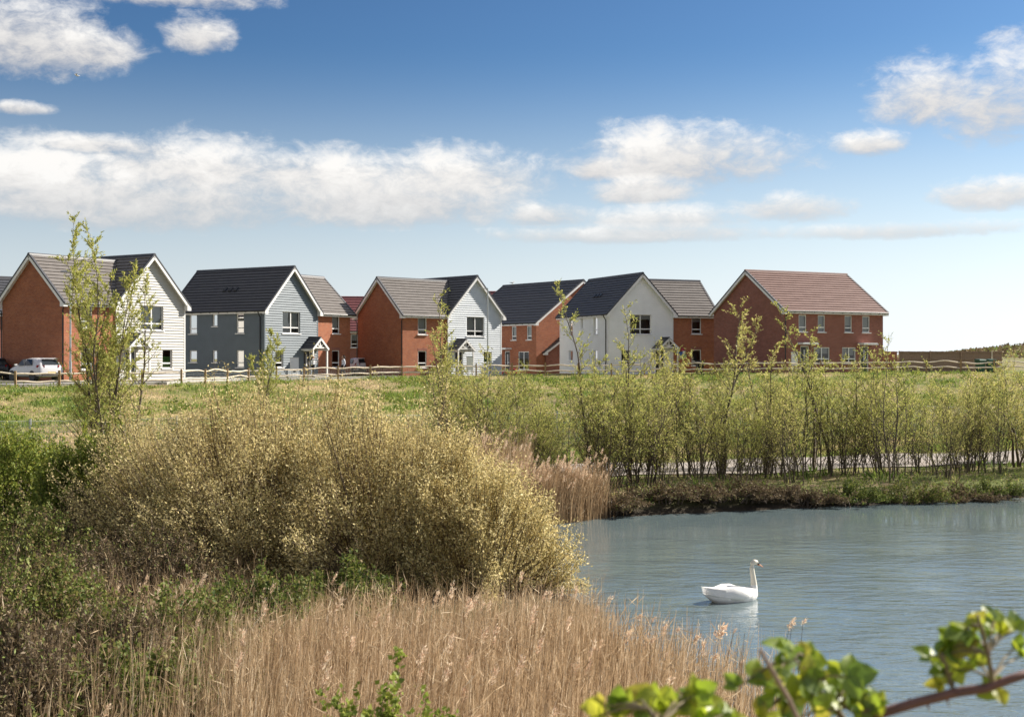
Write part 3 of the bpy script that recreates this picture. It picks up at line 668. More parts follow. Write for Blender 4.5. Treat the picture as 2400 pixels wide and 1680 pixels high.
L_GRS = m_leaf('bank_grass', [(0, (0.06, 0.10, 0.02)), (0.4, (0.15, 0.19, 0.04)), (0.62, (0.24, 0.25, 0.075)), (0.8, (0.33, 0.25, 0.13)), (1, (0.46, 0.36, 0.22))], 0.4)
L_REED = m_leaf('dry_reed', [(0, (0.10, 0.065, 0.035)), (0.4, (0.265, 0.185, 0.108)), (0.8, (0.40, 0.305, 0.195)), (1, (0.54, 0.45, 0.32))], 0.35)
PLUME = m_leaf('reed_plume', [(0, (0.34, 0.21, 0.14)), (1, (0.68, 0.5, 0.38))], 0.4)

def willow(seed, Ht, stems=6, spread=0.16, nb=20, tw=4, lf=7, leaf=(0.075, 0.022), yellow=0.0, bare=0.15, br=0.30, base=.22, thick=.0085):
    """young willow: several slim stems, ascending side shoots, narrow leaves along the twigs; returns wood mesh, leaf mesh"""
    rd = random.Random(seed); A = []; B = []; ra = []; rb = []; LP = []; LD = []; LT = []
    def poly(p, d, L, n, curve, r0, r1):
        pts = [p]
        for k in range(n):
            d = (d+Vector((rd.gauss(0, .06), rd.gauss(0, .06), curve))).normalized(); q = pts[-1]+d*(L/n)
            A.append(pts[-1]); B.append(q); ra.append(r0+(r1-r0)*k/n); rb.append(r0+(r1-r0)*(k+1)/n); pts.append(q)
        return pts
    for s in range(stems):
        azs = rd.uniform(0, 6.283); ln = rd.uniform(0.02, spread) if s else 0.03
        hs = Ht*(1 if s == 0 else rd.uniform(0.55, 0.95)); d = Vector((math.cos(azs)*ln, math.sin(azs)*ln, 1)).normalized()
        p0 = Vector((math.cos(azs)*rd.uniform(.02, base), math.sin(azs)*rd.uniform(.02, base), -0.1)); r0 = thick*hs+0.003
        pts = poly(p0, d, hs, 12, 0.012, r0, 0.004)
        for b in range(int(nb*hs/Ht)):
            t = bare+(1-bare)*((b+rd.random())/max(1, nb*hs/Ht)); k = min(11, int(t*12)); f = t*12-k
            p = pts[k].lerp(pts[k+1], min(1, f)); a = rd.uniform(0, 6.283); up = rd.uniform(0.55, 1.25)
            bd = Vector((math.cos(a), math.sin(a), up)).normalized(); bl = Ht*br*(1.08-t)*rd.uniform(.5, 1.15)+0.15
            bp = poly(p, bd, bl, 4, 0.10, r0*(1-t)*.42+.003, .002)
            for q in range(tw+1):
                u = 0.25+0.75*q/tw; kk = min(3, int(u*4)); tp = bp[kk].lerp(bp[kk+1], min(1, u*4-kk))
                td = ((bp[-1]-bp[0]).normalized()+Vector((rd.gauss(0, .5), rd.gauss(0, .5), rd.gauss(.2, .3)))).normalized(); tl = rd.uniform(.10, .32)
                A.append(tp); te = tp+td*tl; B.append(te); ra.append(.003); rb.append(.0015)
                for z in range(max(2, int(lf*(.35+.75*t)))):
                    w = rd.random(); LP.append(tp.lerp(te, w)); LD.append(td*0.8+Vector((rd.gauss(0, .55), rd.gauss(0, .55), rd.gauss(.1, .5)))); LT.append(min(1, max(0, rd.gauss(.42+yellow, .2))))
    n = len(LP); LP = np.array([tuple(p) for p in LP]); LD = np.array([tuple(p) for p in LD])
    sz = RNG.uniform(.7, 1.25, n)
    wm = segs('trunk', np.array([tuple(p) for p in A]), np.array([tuple(p) for p in B]), np.array(ra), np.array(rb), BARK, sides=4)
    lm = leaves('crown', LP, LD, leaf[0]*sz, leaf[1]*sz, np.array(LT), L_WIL)
    return wm, lm
def plant(name, meshes, x, y, rz, sc, label, cat, group=None, parts=('trunk', 'crown'), zoff=0.0):
    e = empty(name, (x, y, H(x, y)+zoff), rz, label, cat, group); e.scale = (sc, sc, sc) if not hasattr(sc, '__len__') else sc
    for m, p in zip(meshes, parts): link(p, m, e)
    return e
# tall willow standing before the cream house
TALL = willow(3, 7.9, stems=9, spread=0.22, nb=36, tw=6, lf=14, leaf=(.085, .027), yellow=.08, bare=.16, br=.17, thick=.0062)
tw = plant('willow_tree', TALL, gx(236, 37), 37, 0.6, 1.0, 'tall leafy young willow rising above the roofs before the cream house', 'tree')
# the row along the far bank: seven individuals copied with turns and sizes
VAR = [willow(20+i, 4.2, stems=8+i % 3, spread=.30, nb=22, tw=6, lf=7, leaf=(.064, .023), yellow=.10*(i % 3)+.06, bare=.10, br=.27, base=.7, thick=.0062) for i in range(6)]
SLIM = [willow(40+i, 6.4, stems=(2, 3, 2)[i], spread=(.08, .12, .08)[i], nb=26, tw=5, lf=(9, 10, 7)[i], leaf=(.08, .027), yellow=(.08, .34, .14)[i], bare=.26, br=(.16, .2, .15)[i]) for i in range(3)]
rd = random.Random(5)
TREES = []
for i, px in enumerate(np.linspace(1085, 2470, 36)):
    u0 = None; Yb = 36.6+ (px-1400)/1000*4.4+rd.uniform(-.6, 2.4)
    TREES.append((px+rd.uniform(-30, 30), Yb, rd.randrange(6), rd.choice((.6, .7, .8, .85, .9, .95, 1.05))*rd.uniform(.95, 1.05)))
for i, px in enumerate(np.linspace(1120, 2440, 11)):
    TREES.append((px+rd.uniform(-20, 20), 40.5+(px-1400)/1000*4.6+rd.uniform(0, 1.2), rd.randrange(6), rd.uniform(.75, .95)))
for i, px in enumerate(np.linspace(1090, 2420, 8)):
    TREES.append((px+rd.uniform(-25, 25), 49.5+(px-1400)/1000*5.5+rd.uniform(-1, 4.0), rd.randrange(6), rd.uniform(.5, .7)))
for (px, Yb, v, sc) in TREES:
    x = gx(px, Yb)
    if sdist(np.array([x]), np.array([Yb]))[0] < 0.15: Yb += 1.2; x = gx(px, Yb)
    size = 'low' if sc < .72 else 'bushy' if sc < .88 else 'tall'; leafc = ('pale green', 'lime', 'yellow green')[v % 3]
    sb = bankS(x, Yb); row = "at the far water's edge" if sb < 2.2 else 'beside the footpath' if sb < 6 else 'beyond the footpath'
    beh = [b_ for q_, b_ in ((1180, 'pale blue house'), (1325, 'dark roofed brick house'), (1500, 'white house gable'), (1680, "white house's brick wing"), (1850, "end house's brick gable"), (2080, "end house's windows"), (2360, 'boarded fence'), (9999, 'bare hill')) if px < q_][0]
    plant('willow_shrub', VAR[v], x, Yb, rd.uniform(0, 6.28), (sc*rd.uniform(.9, 1.15), sc*rd.uniform(.9, 1.15), sc), f'{size} {leafc} willow {row} below the {beh}', 'shrub', 'young willows along the far bank')
for (px, top, Yb, v, lab) in ((1385, 652, 39.2, 0, 'slim willow with a dense leafy tip against the white house wall'), (1475, 715, 38.2, 2, 'thin bare stemmed willow before the white house gable'), (1690, 705, 40.5, 1, 'yellowish bushy willow rising before the end brick house'),
                              (1795, 770, 41.5, 1, 'short yellow tipped willow before the brick gable end'), (1905, 772, 42, 2, 'slender willow before the doors of the end house'), (1958, 695, 41.2, 0, 'tallest slim willow before the windows of the end house'),
                              (1035, 688, 39.5, 2, 'thin leaning willow sapling before the pale blue house'), (2385, 850, 43.5, 1, 'yellow green willow at the right end of the bank')):
    x = gx(px, Yb); hh = CAMZ+(CY-top)/FPX*Yb-H(x, Yb); plant('willow_tree', SLIM[v], x, Yb, px*.7, (1.0, 1.0, hh/6.4), lab, 'tree', 'slim willows above the bank')
T2 = willow(8, 6.6, stems=4, spread=.20, nb=30, tw=6, lf=11, leaf=(.08, .026), yellow=.06, bare=.3, br=.16)
plant('willow_tree', T2, gx(318, 38), 38, 2.2, 1.0, 'slimmer leafy willow leaning before the cream clapboard gable', 'tree')
SAPL = willow(71, 4.4, stems=4, spread=.2, nb=26, tw=6, lf=10, leaf=(.10, .034), yellow=.05, bare=.2, br=.24)
plant('willow_sapling', SAPL, gx(624, 63), 63, 1.0, 1.0, 'small leafy sapling on the bank before the slate blue house', 'tree')

# big goat willow in catkin
def dome_bush(name, cx, cy, rx, ry, hgt_, nshoot, nper, leaf, tint_fn, m, label, cat, seed, wood=BARK_D, lobes=0.12, shoot=0.9, prof=0.62, group=None, wr=0.02, rag=1.0, clump=0):
    r = np.random.default_rng(seed); z0 = H(cx, cy)
    root = empty(name, (cx, cy, z0), 0, label, cat, group)
    a = r.uniform(0, 2*np.pi, nshoot); rr = np.sqrt(r.uniform(0, 1, nshoot))*1.0
    if clump:
        ca = r.uniform(0, 2*np.pi, clump); cr = np.sqrt(r.uniform(0, 1, clump)); ci = r.integers(0, clump, nshoot); x_ = np.cos(ca)[ci]*cr[ci]+r.normal(0, .075, nshoot); y_ = np.sin(ca)[ci]*cr[ci]+r.normal(0, .075, nshoot); a = np.arctan2(y_, x_); rr = np.minimum(np.hypot(x_, y_), .999)
    lob = 1+lobes*np.sin(a*5+seed)+lobes*.7*np.sin(a*9+2*seed)+r.normal(0, .05, nshoot)
    top = (1-rr**2.3)**prof*hgt_*(1+lobes*.9*np.sin(rr*6+a*3)+r.normal(0, .06, nshoot))
    fz = np.where(r.uniform(size=nshoot) < 0.6, 1.0, r.uniform(.25, 1, nshoot))
    E = np.stack([np.cos(a)*rr*rx*lob, np.sin(a)*rr*ry*lob, np.maximum(top*fz, .1)], 1)
    wv = .5*np.sin(E[:, 0]*2.3+seed)*np.cos(E[:, 1]*2.0+2*seed)+.35*np.sin(E[:, 0]*4.7+1.1*seed)*np.sin(E[:, 1]*3.9)
    E[:, 2] *= 1+.16*wv*rag; E *= (1+rag*.9*r.exponential(.055, nshoot))[:, None]
    Rt = np.stack([E[:, 0]*.38, E[:, 1]*.38, np.zeros(nshoot)], 1)+r.normal(0, .15, (nshoot, 3))*np.array([1, 1, 0])
    D = unit(E-Rt+np.array([0, 0, .5])); Ls = r.uniform(.6, 1.25, nshoot)*shoot
    St = E-D*Ls[:, None]; bad = St[:, 2] < 0.05; St[bad, 2] = 0.05
    mid = (St+E)/2+r.normal(0, .05, (nshoot, 3))
    A_ = [St, mid]; B_ = [mid, E]; R0 = [np.full(nshoot, wr*.32), np.full(nshoot, wr*.2)]; R1 = [np.full(nshoot, wr*.2), np.full(nshoot, wr*.07)]
    k = max(60, nshoot//14); idx = r.choice(nshoot, k, replace=False); mm = Rt[idx]*.6+St[idx]*.4+np.array([0, 0, .1]); rt = Rt[idx]*np.array([1, 1, 0])-np.array([0, 0, .1])
    A_ += [rt, mm]; B_ += [mm, St[idx]]; R0 += [np.full(k, wr*1.6), np.full(k, wr)]; R1 += [np.full(k, wr), np.full(k, wr*.35)]
    link('branches', segs('branches', np.concatenate(A_), np.concatenate(B_), np.concatenate(R0), np.concatenate(R1), wood), root)
    n = nshoot*nper; t = np.repeat(r.uniform(0, 1, nshoot)*0, nper)+r.uniform(.1, 1.02, n); i = np.repeat(np.arange(nshoot), nper)
    P = np.where(t[:, None] < .5, St[i]+(mid[i]-St[i])*(t[:, None]*2), mid[i]+(E[i]-mid[i])*(t[:, None]*2-1))
    P = P+r.normal(0, .055*shoot, (n, 3)); P[:, 2] = np.maximum(P[:, 2], .03)
    Dl = D[i]*.6+unit(r.normal(size=(n, 3)))*.8; sz = r.uniform(.5, 1.5, n)
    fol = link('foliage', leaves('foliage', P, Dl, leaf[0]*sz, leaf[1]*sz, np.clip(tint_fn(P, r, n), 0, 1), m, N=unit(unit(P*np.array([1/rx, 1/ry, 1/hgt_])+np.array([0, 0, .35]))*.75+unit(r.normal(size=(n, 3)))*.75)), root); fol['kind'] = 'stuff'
    return root
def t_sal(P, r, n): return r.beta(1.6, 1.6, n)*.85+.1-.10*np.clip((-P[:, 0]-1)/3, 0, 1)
SALW = m_plain('sallow_twig', (0.16, 0.115, 0.07), 0.85, 0.25, 5)
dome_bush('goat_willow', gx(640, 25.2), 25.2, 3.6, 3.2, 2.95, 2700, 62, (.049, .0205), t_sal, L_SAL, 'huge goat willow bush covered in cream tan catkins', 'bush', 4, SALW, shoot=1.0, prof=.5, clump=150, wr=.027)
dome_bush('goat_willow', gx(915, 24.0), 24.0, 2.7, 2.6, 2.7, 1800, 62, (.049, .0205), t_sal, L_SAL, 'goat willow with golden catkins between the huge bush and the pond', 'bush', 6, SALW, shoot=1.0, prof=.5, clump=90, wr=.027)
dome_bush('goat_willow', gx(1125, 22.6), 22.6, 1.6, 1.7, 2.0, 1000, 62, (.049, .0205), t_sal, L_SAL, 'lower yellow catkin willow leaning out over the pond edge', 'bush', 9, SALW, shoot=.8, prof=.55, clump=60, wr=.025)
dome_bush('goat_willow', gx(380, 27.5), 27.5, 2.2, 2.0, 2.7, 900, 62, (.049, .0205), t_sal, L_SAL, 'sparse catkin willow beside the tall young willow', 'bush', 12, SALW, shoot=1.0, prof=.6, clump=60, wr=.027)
# dark green hawthorns on the left
def t_haw(P, r, n): return r.beta(1.8, 2.2, n)
for (px, Yb, rx, h_, sd, lab) in ((215, 27, 1.25, 2.15, 1, 'rounded dense green hawthorn bush below the mesh fence'), (20, 28.5, 1.7, 2.0, 2, 'green hawthorn bush cut by the picture edge')):
    dome_bush('hawthorn_bush', gx(px, Yb), Yb, rx, rx*.9, h_, 1100, 42, (.05, .035), t_haw, L_HAW, lab, 'bush', sd+30, shoot=.45, prof=.45, lobes=.07)
# brown and green bramble thickets in the left foreground
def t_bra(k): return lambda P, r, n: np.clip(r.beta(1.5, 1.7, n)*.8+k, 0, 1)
BR = [(60, 22.5, 1.7, 1.15, .12, 0, 'brown bramble thicket under the hawthorn bushes'), (330, 21.5, 1.8, 1.0, .3, 1, 'dark dead scrub at the foot of the goat willow'), (80, 17.5, 1.6, 1.05, .12, 0, 'olive brown bramble mound at the left edge'),
      (400, 17, 1.5, .85, .05, 0, 'green leafed bramble mound among dry grass'), (640, 18.5, 1.25, .85, -.02, 0, 'fresh green bramble patch before the catkin bush'), (20, 13.4, 1.25, 1.0, .3, 1, 'shadowed dead brush near the reed bed edge'),
      (300, 13.6, 1.15, .72, .05, 0, 'sprawling green bramble in the dry grass'), (520, 13.2, 1.0, .62, .2, 0, 'reddish brown bramble in front of the reeds'), (110, 10.8, .9, .75, .08, 0, 'low bramble among dry stems near the bottom edge'), (820, 20.4, .9, .7, -.02, 0, 'small green bramble under hanging catkin branches'),
      (430, 11.2, .85, .55, .02, 0, 'green bramble sprig pushing through dry stems'), (230, 16, 1.2, .8, .3, 1, 'tangle of dead brown stems between bramble mounds'), (180, 25.2, 1.3, 1.1, .3, 1, 'dark brush under the rounded hawthorn'), (480, 15, 1.0, .6, .1, 0, 'olive bramble beside the tan grass patch')]
for i, (px, Yb, rx, h_, k, dead, lab) in enumerate(BR):
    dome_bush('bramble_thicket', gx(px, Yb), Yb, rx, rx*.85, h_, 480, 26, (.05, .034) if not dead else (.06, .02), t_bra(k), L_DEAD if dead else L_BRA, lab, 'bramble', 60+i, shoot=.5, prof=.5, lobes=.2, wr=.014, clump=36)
# low dark brambles rooted along the far water's edge
for i, (px, Yb, rx, h_, k, lab) in enumerate(((1560, 36.5, .9, .7, .25, 'brown undergrowth at the waterline below the willows'), (1760, 37.2, 1.0, .75, .2, 'dark undergrowth overhanging the far water edge'), (1985, 38, .7, .8, -.1, 'bright green leafy bush hanging over the far water edge'),
                                       (2130, 38.6, 1.0, .75, .1, 'mixed undergrowth on the right part of the far bank'), (2320, 39.6, 1.0, .8, -.05, 'green undergrowth where the far bank meets the picture edge'), (1440, 35.6, .6, .6, .25, 'brown undergrowth beside the far reed clump'),
                                       (1660, 36.8, .7, .65, .3, 'dead brown brush low on the far bank'), (1870, 37.5, .75, .7, .2, 'tangled brush under the tallest willow'), (2230, 39.0, .8, .7, .2, 'rusty brown brush low on the far bank'))):
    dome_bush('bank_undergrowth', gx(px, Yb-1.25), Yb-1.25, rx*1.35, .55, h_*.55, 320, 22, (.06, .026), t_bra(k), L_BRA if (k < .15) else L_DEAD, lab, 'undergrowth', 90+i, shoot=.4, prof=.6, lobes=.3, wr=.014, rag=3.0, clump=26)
# green hawthorn close by, only its top reaches into view
dome_bush('hawthorn_bush', gx(960, 8.2), 8.2, 1.0, .6, 1.64-H(gx(960, 8.2), 8.2), 1500, 52, (.036, .027), lambda P, r, n: r.beta(2, 2, n)*.6+.15, L_HAW, 'fresh bright green hawthorn top poking up before the dry reeds', 'bush', 131, shoot=.3, prof=.5, lobes=.12, wr=.009)

# ------------------------------------------------------------------ reeds and grass (uncountable)
def reed_field(name, X, Y, hmean, hsd, lean, wid, label, plume_frac=0.03, tint=(.45, .22), r=RNG, zb=None):
    n = len(X); Z = np.maximum(hgt(X, Y), -0.15) if zb is None else np.full(n, zb)
    h = np.clip(r.normal(hmean, hsd, n), .35, None); a = r.uniform(0, 2*np.pi, n); ll = np.abs(r.normal(0, lean, n))
    base = np.stack([X, Y, Z], 1); d1 = np.stack([np.cos(a)*ll+.03, np.sin(a)*ll*.6, np.ones(n)], 1); d2 = d1+np.stack([np.cos(a)*ll*1.2+.06, np.sin(a)*ll*.8, np.zeros(n)], 1)
    p1 = base+unit(d1)*(h*.55)[:, None]; p2 = p1+unit(d2)*(h*.45)[:, None]
    yaw = r.uniform(-.9, .9, n); sd = np.stack([np.cos(yaw), np.sin(yaw), np.zeros(n)], 1)*(wid*r.uniform(.6, 1.3, n))[:, None]
    V = np.stack([base-sd, base+sd, p1-sd*.8, p1+sd*.8, p2-sd*.25, p2+sd*.25], 1).reshape(-1, 3); b = np.arange(n)[:, None]*6
    Fq = np.concatenate([b+np.array([[0, 1, 3, 2]]), b+np.array([[2, 3, 5, 4]])], 0)
    tn = np.clip(r.normal(tint[0], tint[1], n), 0, 1)
    root = empty(name, (0, 0, 0)); root['kind'] = 'stuff'; tag(root, label, 'reeds')
    o = link('stalks', mesh_np('stalks', V, Fq, L_REED, np.repeat(tn, 6)), root); o['kind'] = 'stuff'
    # dead leaf blades along the stalks
    k = int(n*1.1); i = r.integers(0, n, k); t = r.uniform(.15, .95, k)[:, None]
    P = np.where(t < .55, base[i]+(p1[i]-base[i])*(t/.55), p1[i]+(p2[i]-p1[i])*((t-.55)/.45))
    D = np.stack([r.normal(.12, .55, k), r.normal(0, .5, k), r.normal(.75, .45, k)], 1)
    o = link('leaf_blades', leaves('leaf_blades', P, D, r.uniform(.10, .28, k), r.uniform(.005, .011, k), np.clip(r.normal(.6, .25, k), 0, 1), L_REED), root); o['kind'] = 'stuff'
    # feathery heads
    pi = np.nonzero(r.uniform(size=n) < plume_frac)[0]
    if len(pi):
        m_ = 60; j = np.repeat(pi, m_); u = r.uniform(-.2, 1, len(j))
        ax = unit(d2[j]+np.array([.25, 0, 0])); P = p2[j]+ax*(u*.13)[:, None]+r.normal(0, .012, (len(j), 3))
        D = ax*.9+unit(r.normal(size=(len(j), 3)))*.45-np.array([0, 0, .25])
        o = link('plumes', leaves('plumes', P, D, .045, .009, r.uniform(0, 1, len(j)), PLUME), root); o['kind'] = 'stuff'
    return root
r = np.random.default_rng(77)
def field_pts(n, px0, px1, y0, y1, accept=None):
    Y = y0+(y1-y0)*r.uniform(0, 1, n)**.8; X = gx(r.uniform(px0, px1, n), Y)
    if accept is not None: k = accept(X, Y); X, Y = X[k], Y[k]
    return X, Y
pxo = lambda X, Y: CX+FPX*X/Y
# dense bed: thick between the brambles and the water, thinning out into the pond
def acc(X, Y):
    p = pxo(X, Y); d = sdist(X, Y); dens = np.interp(p, [-100, 150, 450, 700, 1350, 1480, 1600, 1760, 1950], [.0, .015, .08, .6, .95, .55, .26, .12, 0]); dens = dens*np.where(d < -1.3, .25, 1)
    pat = .5+.5*np.sin(X*2.1+Y*.7)*np.sin(Y*1.6-X*.8)
    return r.uniform(size=len(X)) < dens*(.55+.45*pat)
X, Y = field_pts(62000, -100, 1950, 8.6, 14.6, acc)
reed_field('reed_bed', X, Y, 1.12, .15, .085, .0042, 'dense bed of dry golden reeds between brambles and pond', .004, (.42, .3))
X, Y = field_pts(9000, 350, 1420, 14.4, 19.5, lambda X, Y: (sdist(X, Y) > -.3) & (r.uniform(size=len(X)) < .75))
reed_field('dry_grass', X, Y, .55, .16, .13, .0035, 'shorter dry grass and reeds under the catkin bush', .012)
X, Y = field_pts(4200, -60, 620, 10.5, 25, lambda X, Y: (sdist(X, Y) > -.1))
reed_field('dry_grass', X, Y, .62, .2, .2, .0035, 'dry tan grass among the left brambles', .006, (.3, .2))
# clump on the far shore
t = r.beta(1.3, 1.7, 5200)*1.12; X = gx(1195+t*205, 33.0)+r.normal(0, .16, 5200); Y = 31.9+t*2.1+r.uniform(-.5, .8, 5200)
reed_field('reed_clump', X, Y, 1.15, .22, .10, .006, 'upright brown reed clump with feathery heads on the far shore', .05, (.22, .2), zb=-.05)
X, Y = field_pts(1500, 1080, 1240, 31, 36); reed_field('reed_clump', X, Y, 1.45, .2, .08, .006, 'reeds with feathery heads behind the big catkin bush', .06, (.4, .2))
# single reeds with heads that stand out against the water
def single_reed(px, py, Yb, lean, hd, lab):
    top = at(px, py, Yb); zb = -.1; hh = top.z-zb; base = Vector((top.x-lean*hh, Yb-.05, zb)); e = empty('common_reed', tuple(base), 0, lab, 'reed', 'single reeds standing in the pond edge')
    mb = MB(); P = [Vector((0, 0, 0)), Vector((lean*hh*.35, .02, hh*.5)), Vector((lean*hh, .05, hh))]; mb.tube(P, [.0042, .0036, .002], 5); mb.build('stem', L_REED, e)
    k = 90; u = r.uniform(-.25, 1, k)[:, None]; ax = np.array([[.5+lean, 0, .75]]); ax = ax/np.linalg.norm(ax); P_ = np.array([tuple(P[2])])+ax*u*hd+r.normal(0, hd*.16, (k, 3))
    link('plume', leaves('plume', P_, ax*.5+unit(r.normal(size=(k, 3)))*.6, hd*.38, hd*.13, r.uniform(0, 1, k), PLUME), e)
for (px, py, Yb, ln, hd) in ((1497, 1448, 13.6, .12, .05), (1528, 1455, 13.2, .15, .045), (1586, 1480, 13.0, .05, .045), (1628, 1503, 12.6, .22, .075), (1684, 1490, 12.8, .06, .12), (1850, 1470, 13.2, .18, .07), (1857, 1456, 13.4, .1, .04), (1882, 1460, 13.5, .08, .05),
                              (1470, 1492, 12.4, .1, .045), (1526, 1503, 12.2, .08, .05), (1672, 1545, 12.2, .1, .06), (1738, 1552, 12.4, .05, .03), (1560, 1535, 12.0, .1, .03), (1720, 1480, 13.0, .2, .035)):
    single_reed(px, py, Yb, ln, hd, 'single dry reed with a pinkish feathery head against the water')
# rough grass and weeds on the embankment, the bank strips and the left meadow
def grass(name, n, y0, y1, acc, L, Wd, label, tmean, pat=.55):
    Y = y0*(y1/y0)**r.uniform(0, 1, n); X = r.uniform(-.43, .44, n)*Y; k = acc(X, Y); X, Y = X[k], Y[k]; n = len(X)
    nzv = np.sin(X*.55+1.3*np.sin(Y*.31))*np.sin(Y*.42+np.sin(X*.6))+.7*np.sin(X*1.7+Y*.9)*np.sin(Y*1.9-X*.6)
    P = np.stack([X, Y, hgt(X, Y)-.01], 1); D = np.stack([r.normal(0, .5, n), r.normal(0, .5, n), np.ones(n)*.8], 1)
    tn = np.clip(tmean+.13*ssn(-X, 0, 14)*(pat > .6)-nzv*.2*pat*2+r.normal(0, .16, n), 0, 1); big = 1+.9*(nzv > .75)
    sz = r.uniform(.5, 1.35, n)*big
    o = link(name, leaves(name, P, D, L*sz, Wd*sz, tn, L_GRS)); tag(o, label, 'grass', kind='stuff'); return o
off_path = lambda X, Y: ((bankS(X, Y) < 4.6) | (bankS(X, Y) > 9.9))
grass('bank_grass', 320000, 41, 100, lambda X, Y: (bankS(X, Y) > 10) & (Y < fenceY(X)+.9) & (sdist(X, Y) > .3), 0.16, .026, 'rough green and straw coloured grass on the embankment', .54, .95)
grass('verge_grass', 30000, 34, 60, lambda X, Y: (bankS(X, Y) > .3) & (bankS(X, Y) < 12) & off_path(X, Y) & (sdist(X, Y) > .4), .16, .03, 'short green grass beside the gravel footpath', .36)
grass('meadow_grass', 30000, 24, 47, lambda X, Y: (X < -.5) & (bankS(X, Y) < 11) & (sdist(X, Y) > .4), .32, .03, 'dry pale meadow grass below the mesh fence', .72)
grass('lawn', 16000, 84, 112, lambda X, Y: (Y > fenceY(X)+.9) & (Y < fenceY(X)+8) & (X > -9), .12, .03, 'mown grass strip before the houses', .3)
# leafy weeds in clumps on the bank
n = 700; Yc = 52*(96/52)**r.uniform(0, 1, n); Xc = r.uniform(-.42, .44, n)*Yc; k = (Yc < fenceY(Xc)-.3) & (bankS(Xc, Yc) > 17); Xc, Yc = Xc[k], Yc[k]; n = len(Xc); q_ = 46
i = np.repeat(np.arange(n), q_); sz = r.uniform(.2, .55, n)[i]; P = np.stack([Xc[i]+r.normal(0, 1, n*q_)*sz*.7, Yc[i]+r.normal(0, 1, n*q_)*sz*.7, np.zeros(n*q_)], 1); P[:, 2] = hgt(P[:, 0], P[:, 1])+np.abs(r.normal(0, .35, n*q_))*sz
o = link('weeds', leaves('weeds', P, unit(r.normal(size=(n*q_, 3)))+np.array([0, 0, .5]), .16, .09, np.clip(r.normal(.3, .2, n*q_), 0, 1), L_HAW)); tag(o, 'dark green leafy weeds scattered over the embankment', 'weeds', kind='stuff')

n = 9000; Yh = r.uniform(225, 330, n); Xh = Yh*r.uniform(.27, .47, n); P = np.stack([Xh, Yh, hgt(Xh, Yh)], 1)
k = np.sin(Xh*.21+Yh*.05)*np.sin(Xh*.6)+r.normal(0, .6, n) > -.1; P = P[k]; n = len(P)
o = link('hill_scrub', leaves('hill_scrub', P, unit(r.normal(size=(n, 3)))*.8+np.array([0, 0, .8]), r.uniform(.3, .9, n), r.uniform(.4, .8, n), np.clip(r.normal(.8, .2, n), 0, 1), L_DEAD)); tag(o, 'dull brown scrub covering the distant hill', 'scrub', kind='stuff')

# ------------------------------------------------------------------ fences
WOOD_P = m_plain('weathered_post', (0.30, 0.20, 0.10), 0.85, 0.25, 8)
WOOD_R = m_plain('cleft_rail', (0.70, 0.60, 0.47), 0.8, 0.2, 5)
WOOD_B = m_plain('fence_board', (0.30, 0.205, 0.145), 0.85, 0.3, 4)
GALV = m_plain('galvanised_steel', (0.42, 0.44, 0.45), 0.45, 0.1, 6, 0.6)
WIRE = m_plain('grey_wire', (0.55, 0.57, 0.56), 0.5, 0.05)
def rail_fence(i0, i1, label, spacing=2.65, mesh=False, seed=1):
    rd = random.Random(seed); pts = FENCE[i0:i1+1]; P = []
    for (ax, ay), (bx, by) in zip(pts, pts[1:]):
        L = math.hypot(bx-ax, by-ay); n = max(1, round(L/spacing))
        P += [(ax+(bx-ax)*k/n, ay+(by-ay)*k/n) for k in range(n)]
    P.append(tuple(pts[-1])); Z = [H(*p) for p in P]
    root = empty('post_and_rail_fence', (P[0][0], P[0][1], Z[0]), 0, label, 'fence', 'cleft post and rail fences on the bank top'); o0 = Vector((P[0][0], P[0][1], Z[0]))
    for (x, y), z in zip(P, Z):
        mb = MB(); c = Vector((x, y, z))-o0; w = .06+rd.uniform(-.01, .012); d = .045; t = 1.02+rd.uniform(-.04, .05); lx, ly = rd.gauss(0, .015), rd.gauss(0, .012)
        mb.hexa([(c.x-w, c.y-d, c.z-.4), (c.x+w, c.y-d, c.z-.4), (c.x+w, c.y+d, c.z-.4), (c.x-w, c.y+d, c.z-.4), (c.x-w*.95+lx, c.y-d+ly, c.z+t), (c.x+w*.95+lx, c.y-d+ly, c.z+t+.02), (c.x+w*.95+lx, c.y+d+ly, c.z+t-.01), (c.x-w*.95+lx, c.y+d+ly, c.z+t-.03)])
        mb.build('post', WOOD_P, root)
    for k in range(len(P)-1):
        a = Vector((*P[k], Z[k]))-o0; b = Vector((*P[k+1], Z[k+1]))-o0
        for hz in (.42, .83):
            ar, ph = rd.gauss(.015, .025), rd.uniform(0, 6); pp = []; rr = []
            for j in range(9):
                t = j/8; q = a.lerp(b, t); q.z += hz+ar*math.sin(math.pi*t)*2+.02*math.sin(ph+t*9)+rd.gauss(0, .005); q.y += .012*math.sin(ph*2+t*7)
                pp.append(q); rr.append((.054+.008*math.sin(ph+t*5))*(.62 if j in (0, 8) else 1))
            mb = MB(); mb.tube(pp, rr, 6); mb.build('rail', WOOD_R, root)
        if mesh:
            mb = MB(); n = 17
            for j in range(1, n): q = a.lerp(b, j/n); mb.tube([q+Vector((0, -.06, .05)), q+Vector((0, -.06, .88))], .004, 3, False)
            for hz in (.1, .25, .4, .55, .7, .86): mb.tube([a+Vector((0, -.06, hz)), b+Vector((0, -.06, hz))], .004, 3, False)
            mb.build('stock_wire', WIRE, root)
rail_fence(1, 3, 'pale cleft rail fence before the parked white hatchback', seed=2)
rail_fence(3, 5, 'pale cleft rail fence before the slate blue house', seed=3, mesh=True)
rail_fence(5, 7, 'cleft rail fence with wire before the pale blue house and walking woman', seed=4, mesh=True)
rail_fence(7, 9, 'cleft rail fence before the white house and the end house', seed=5)
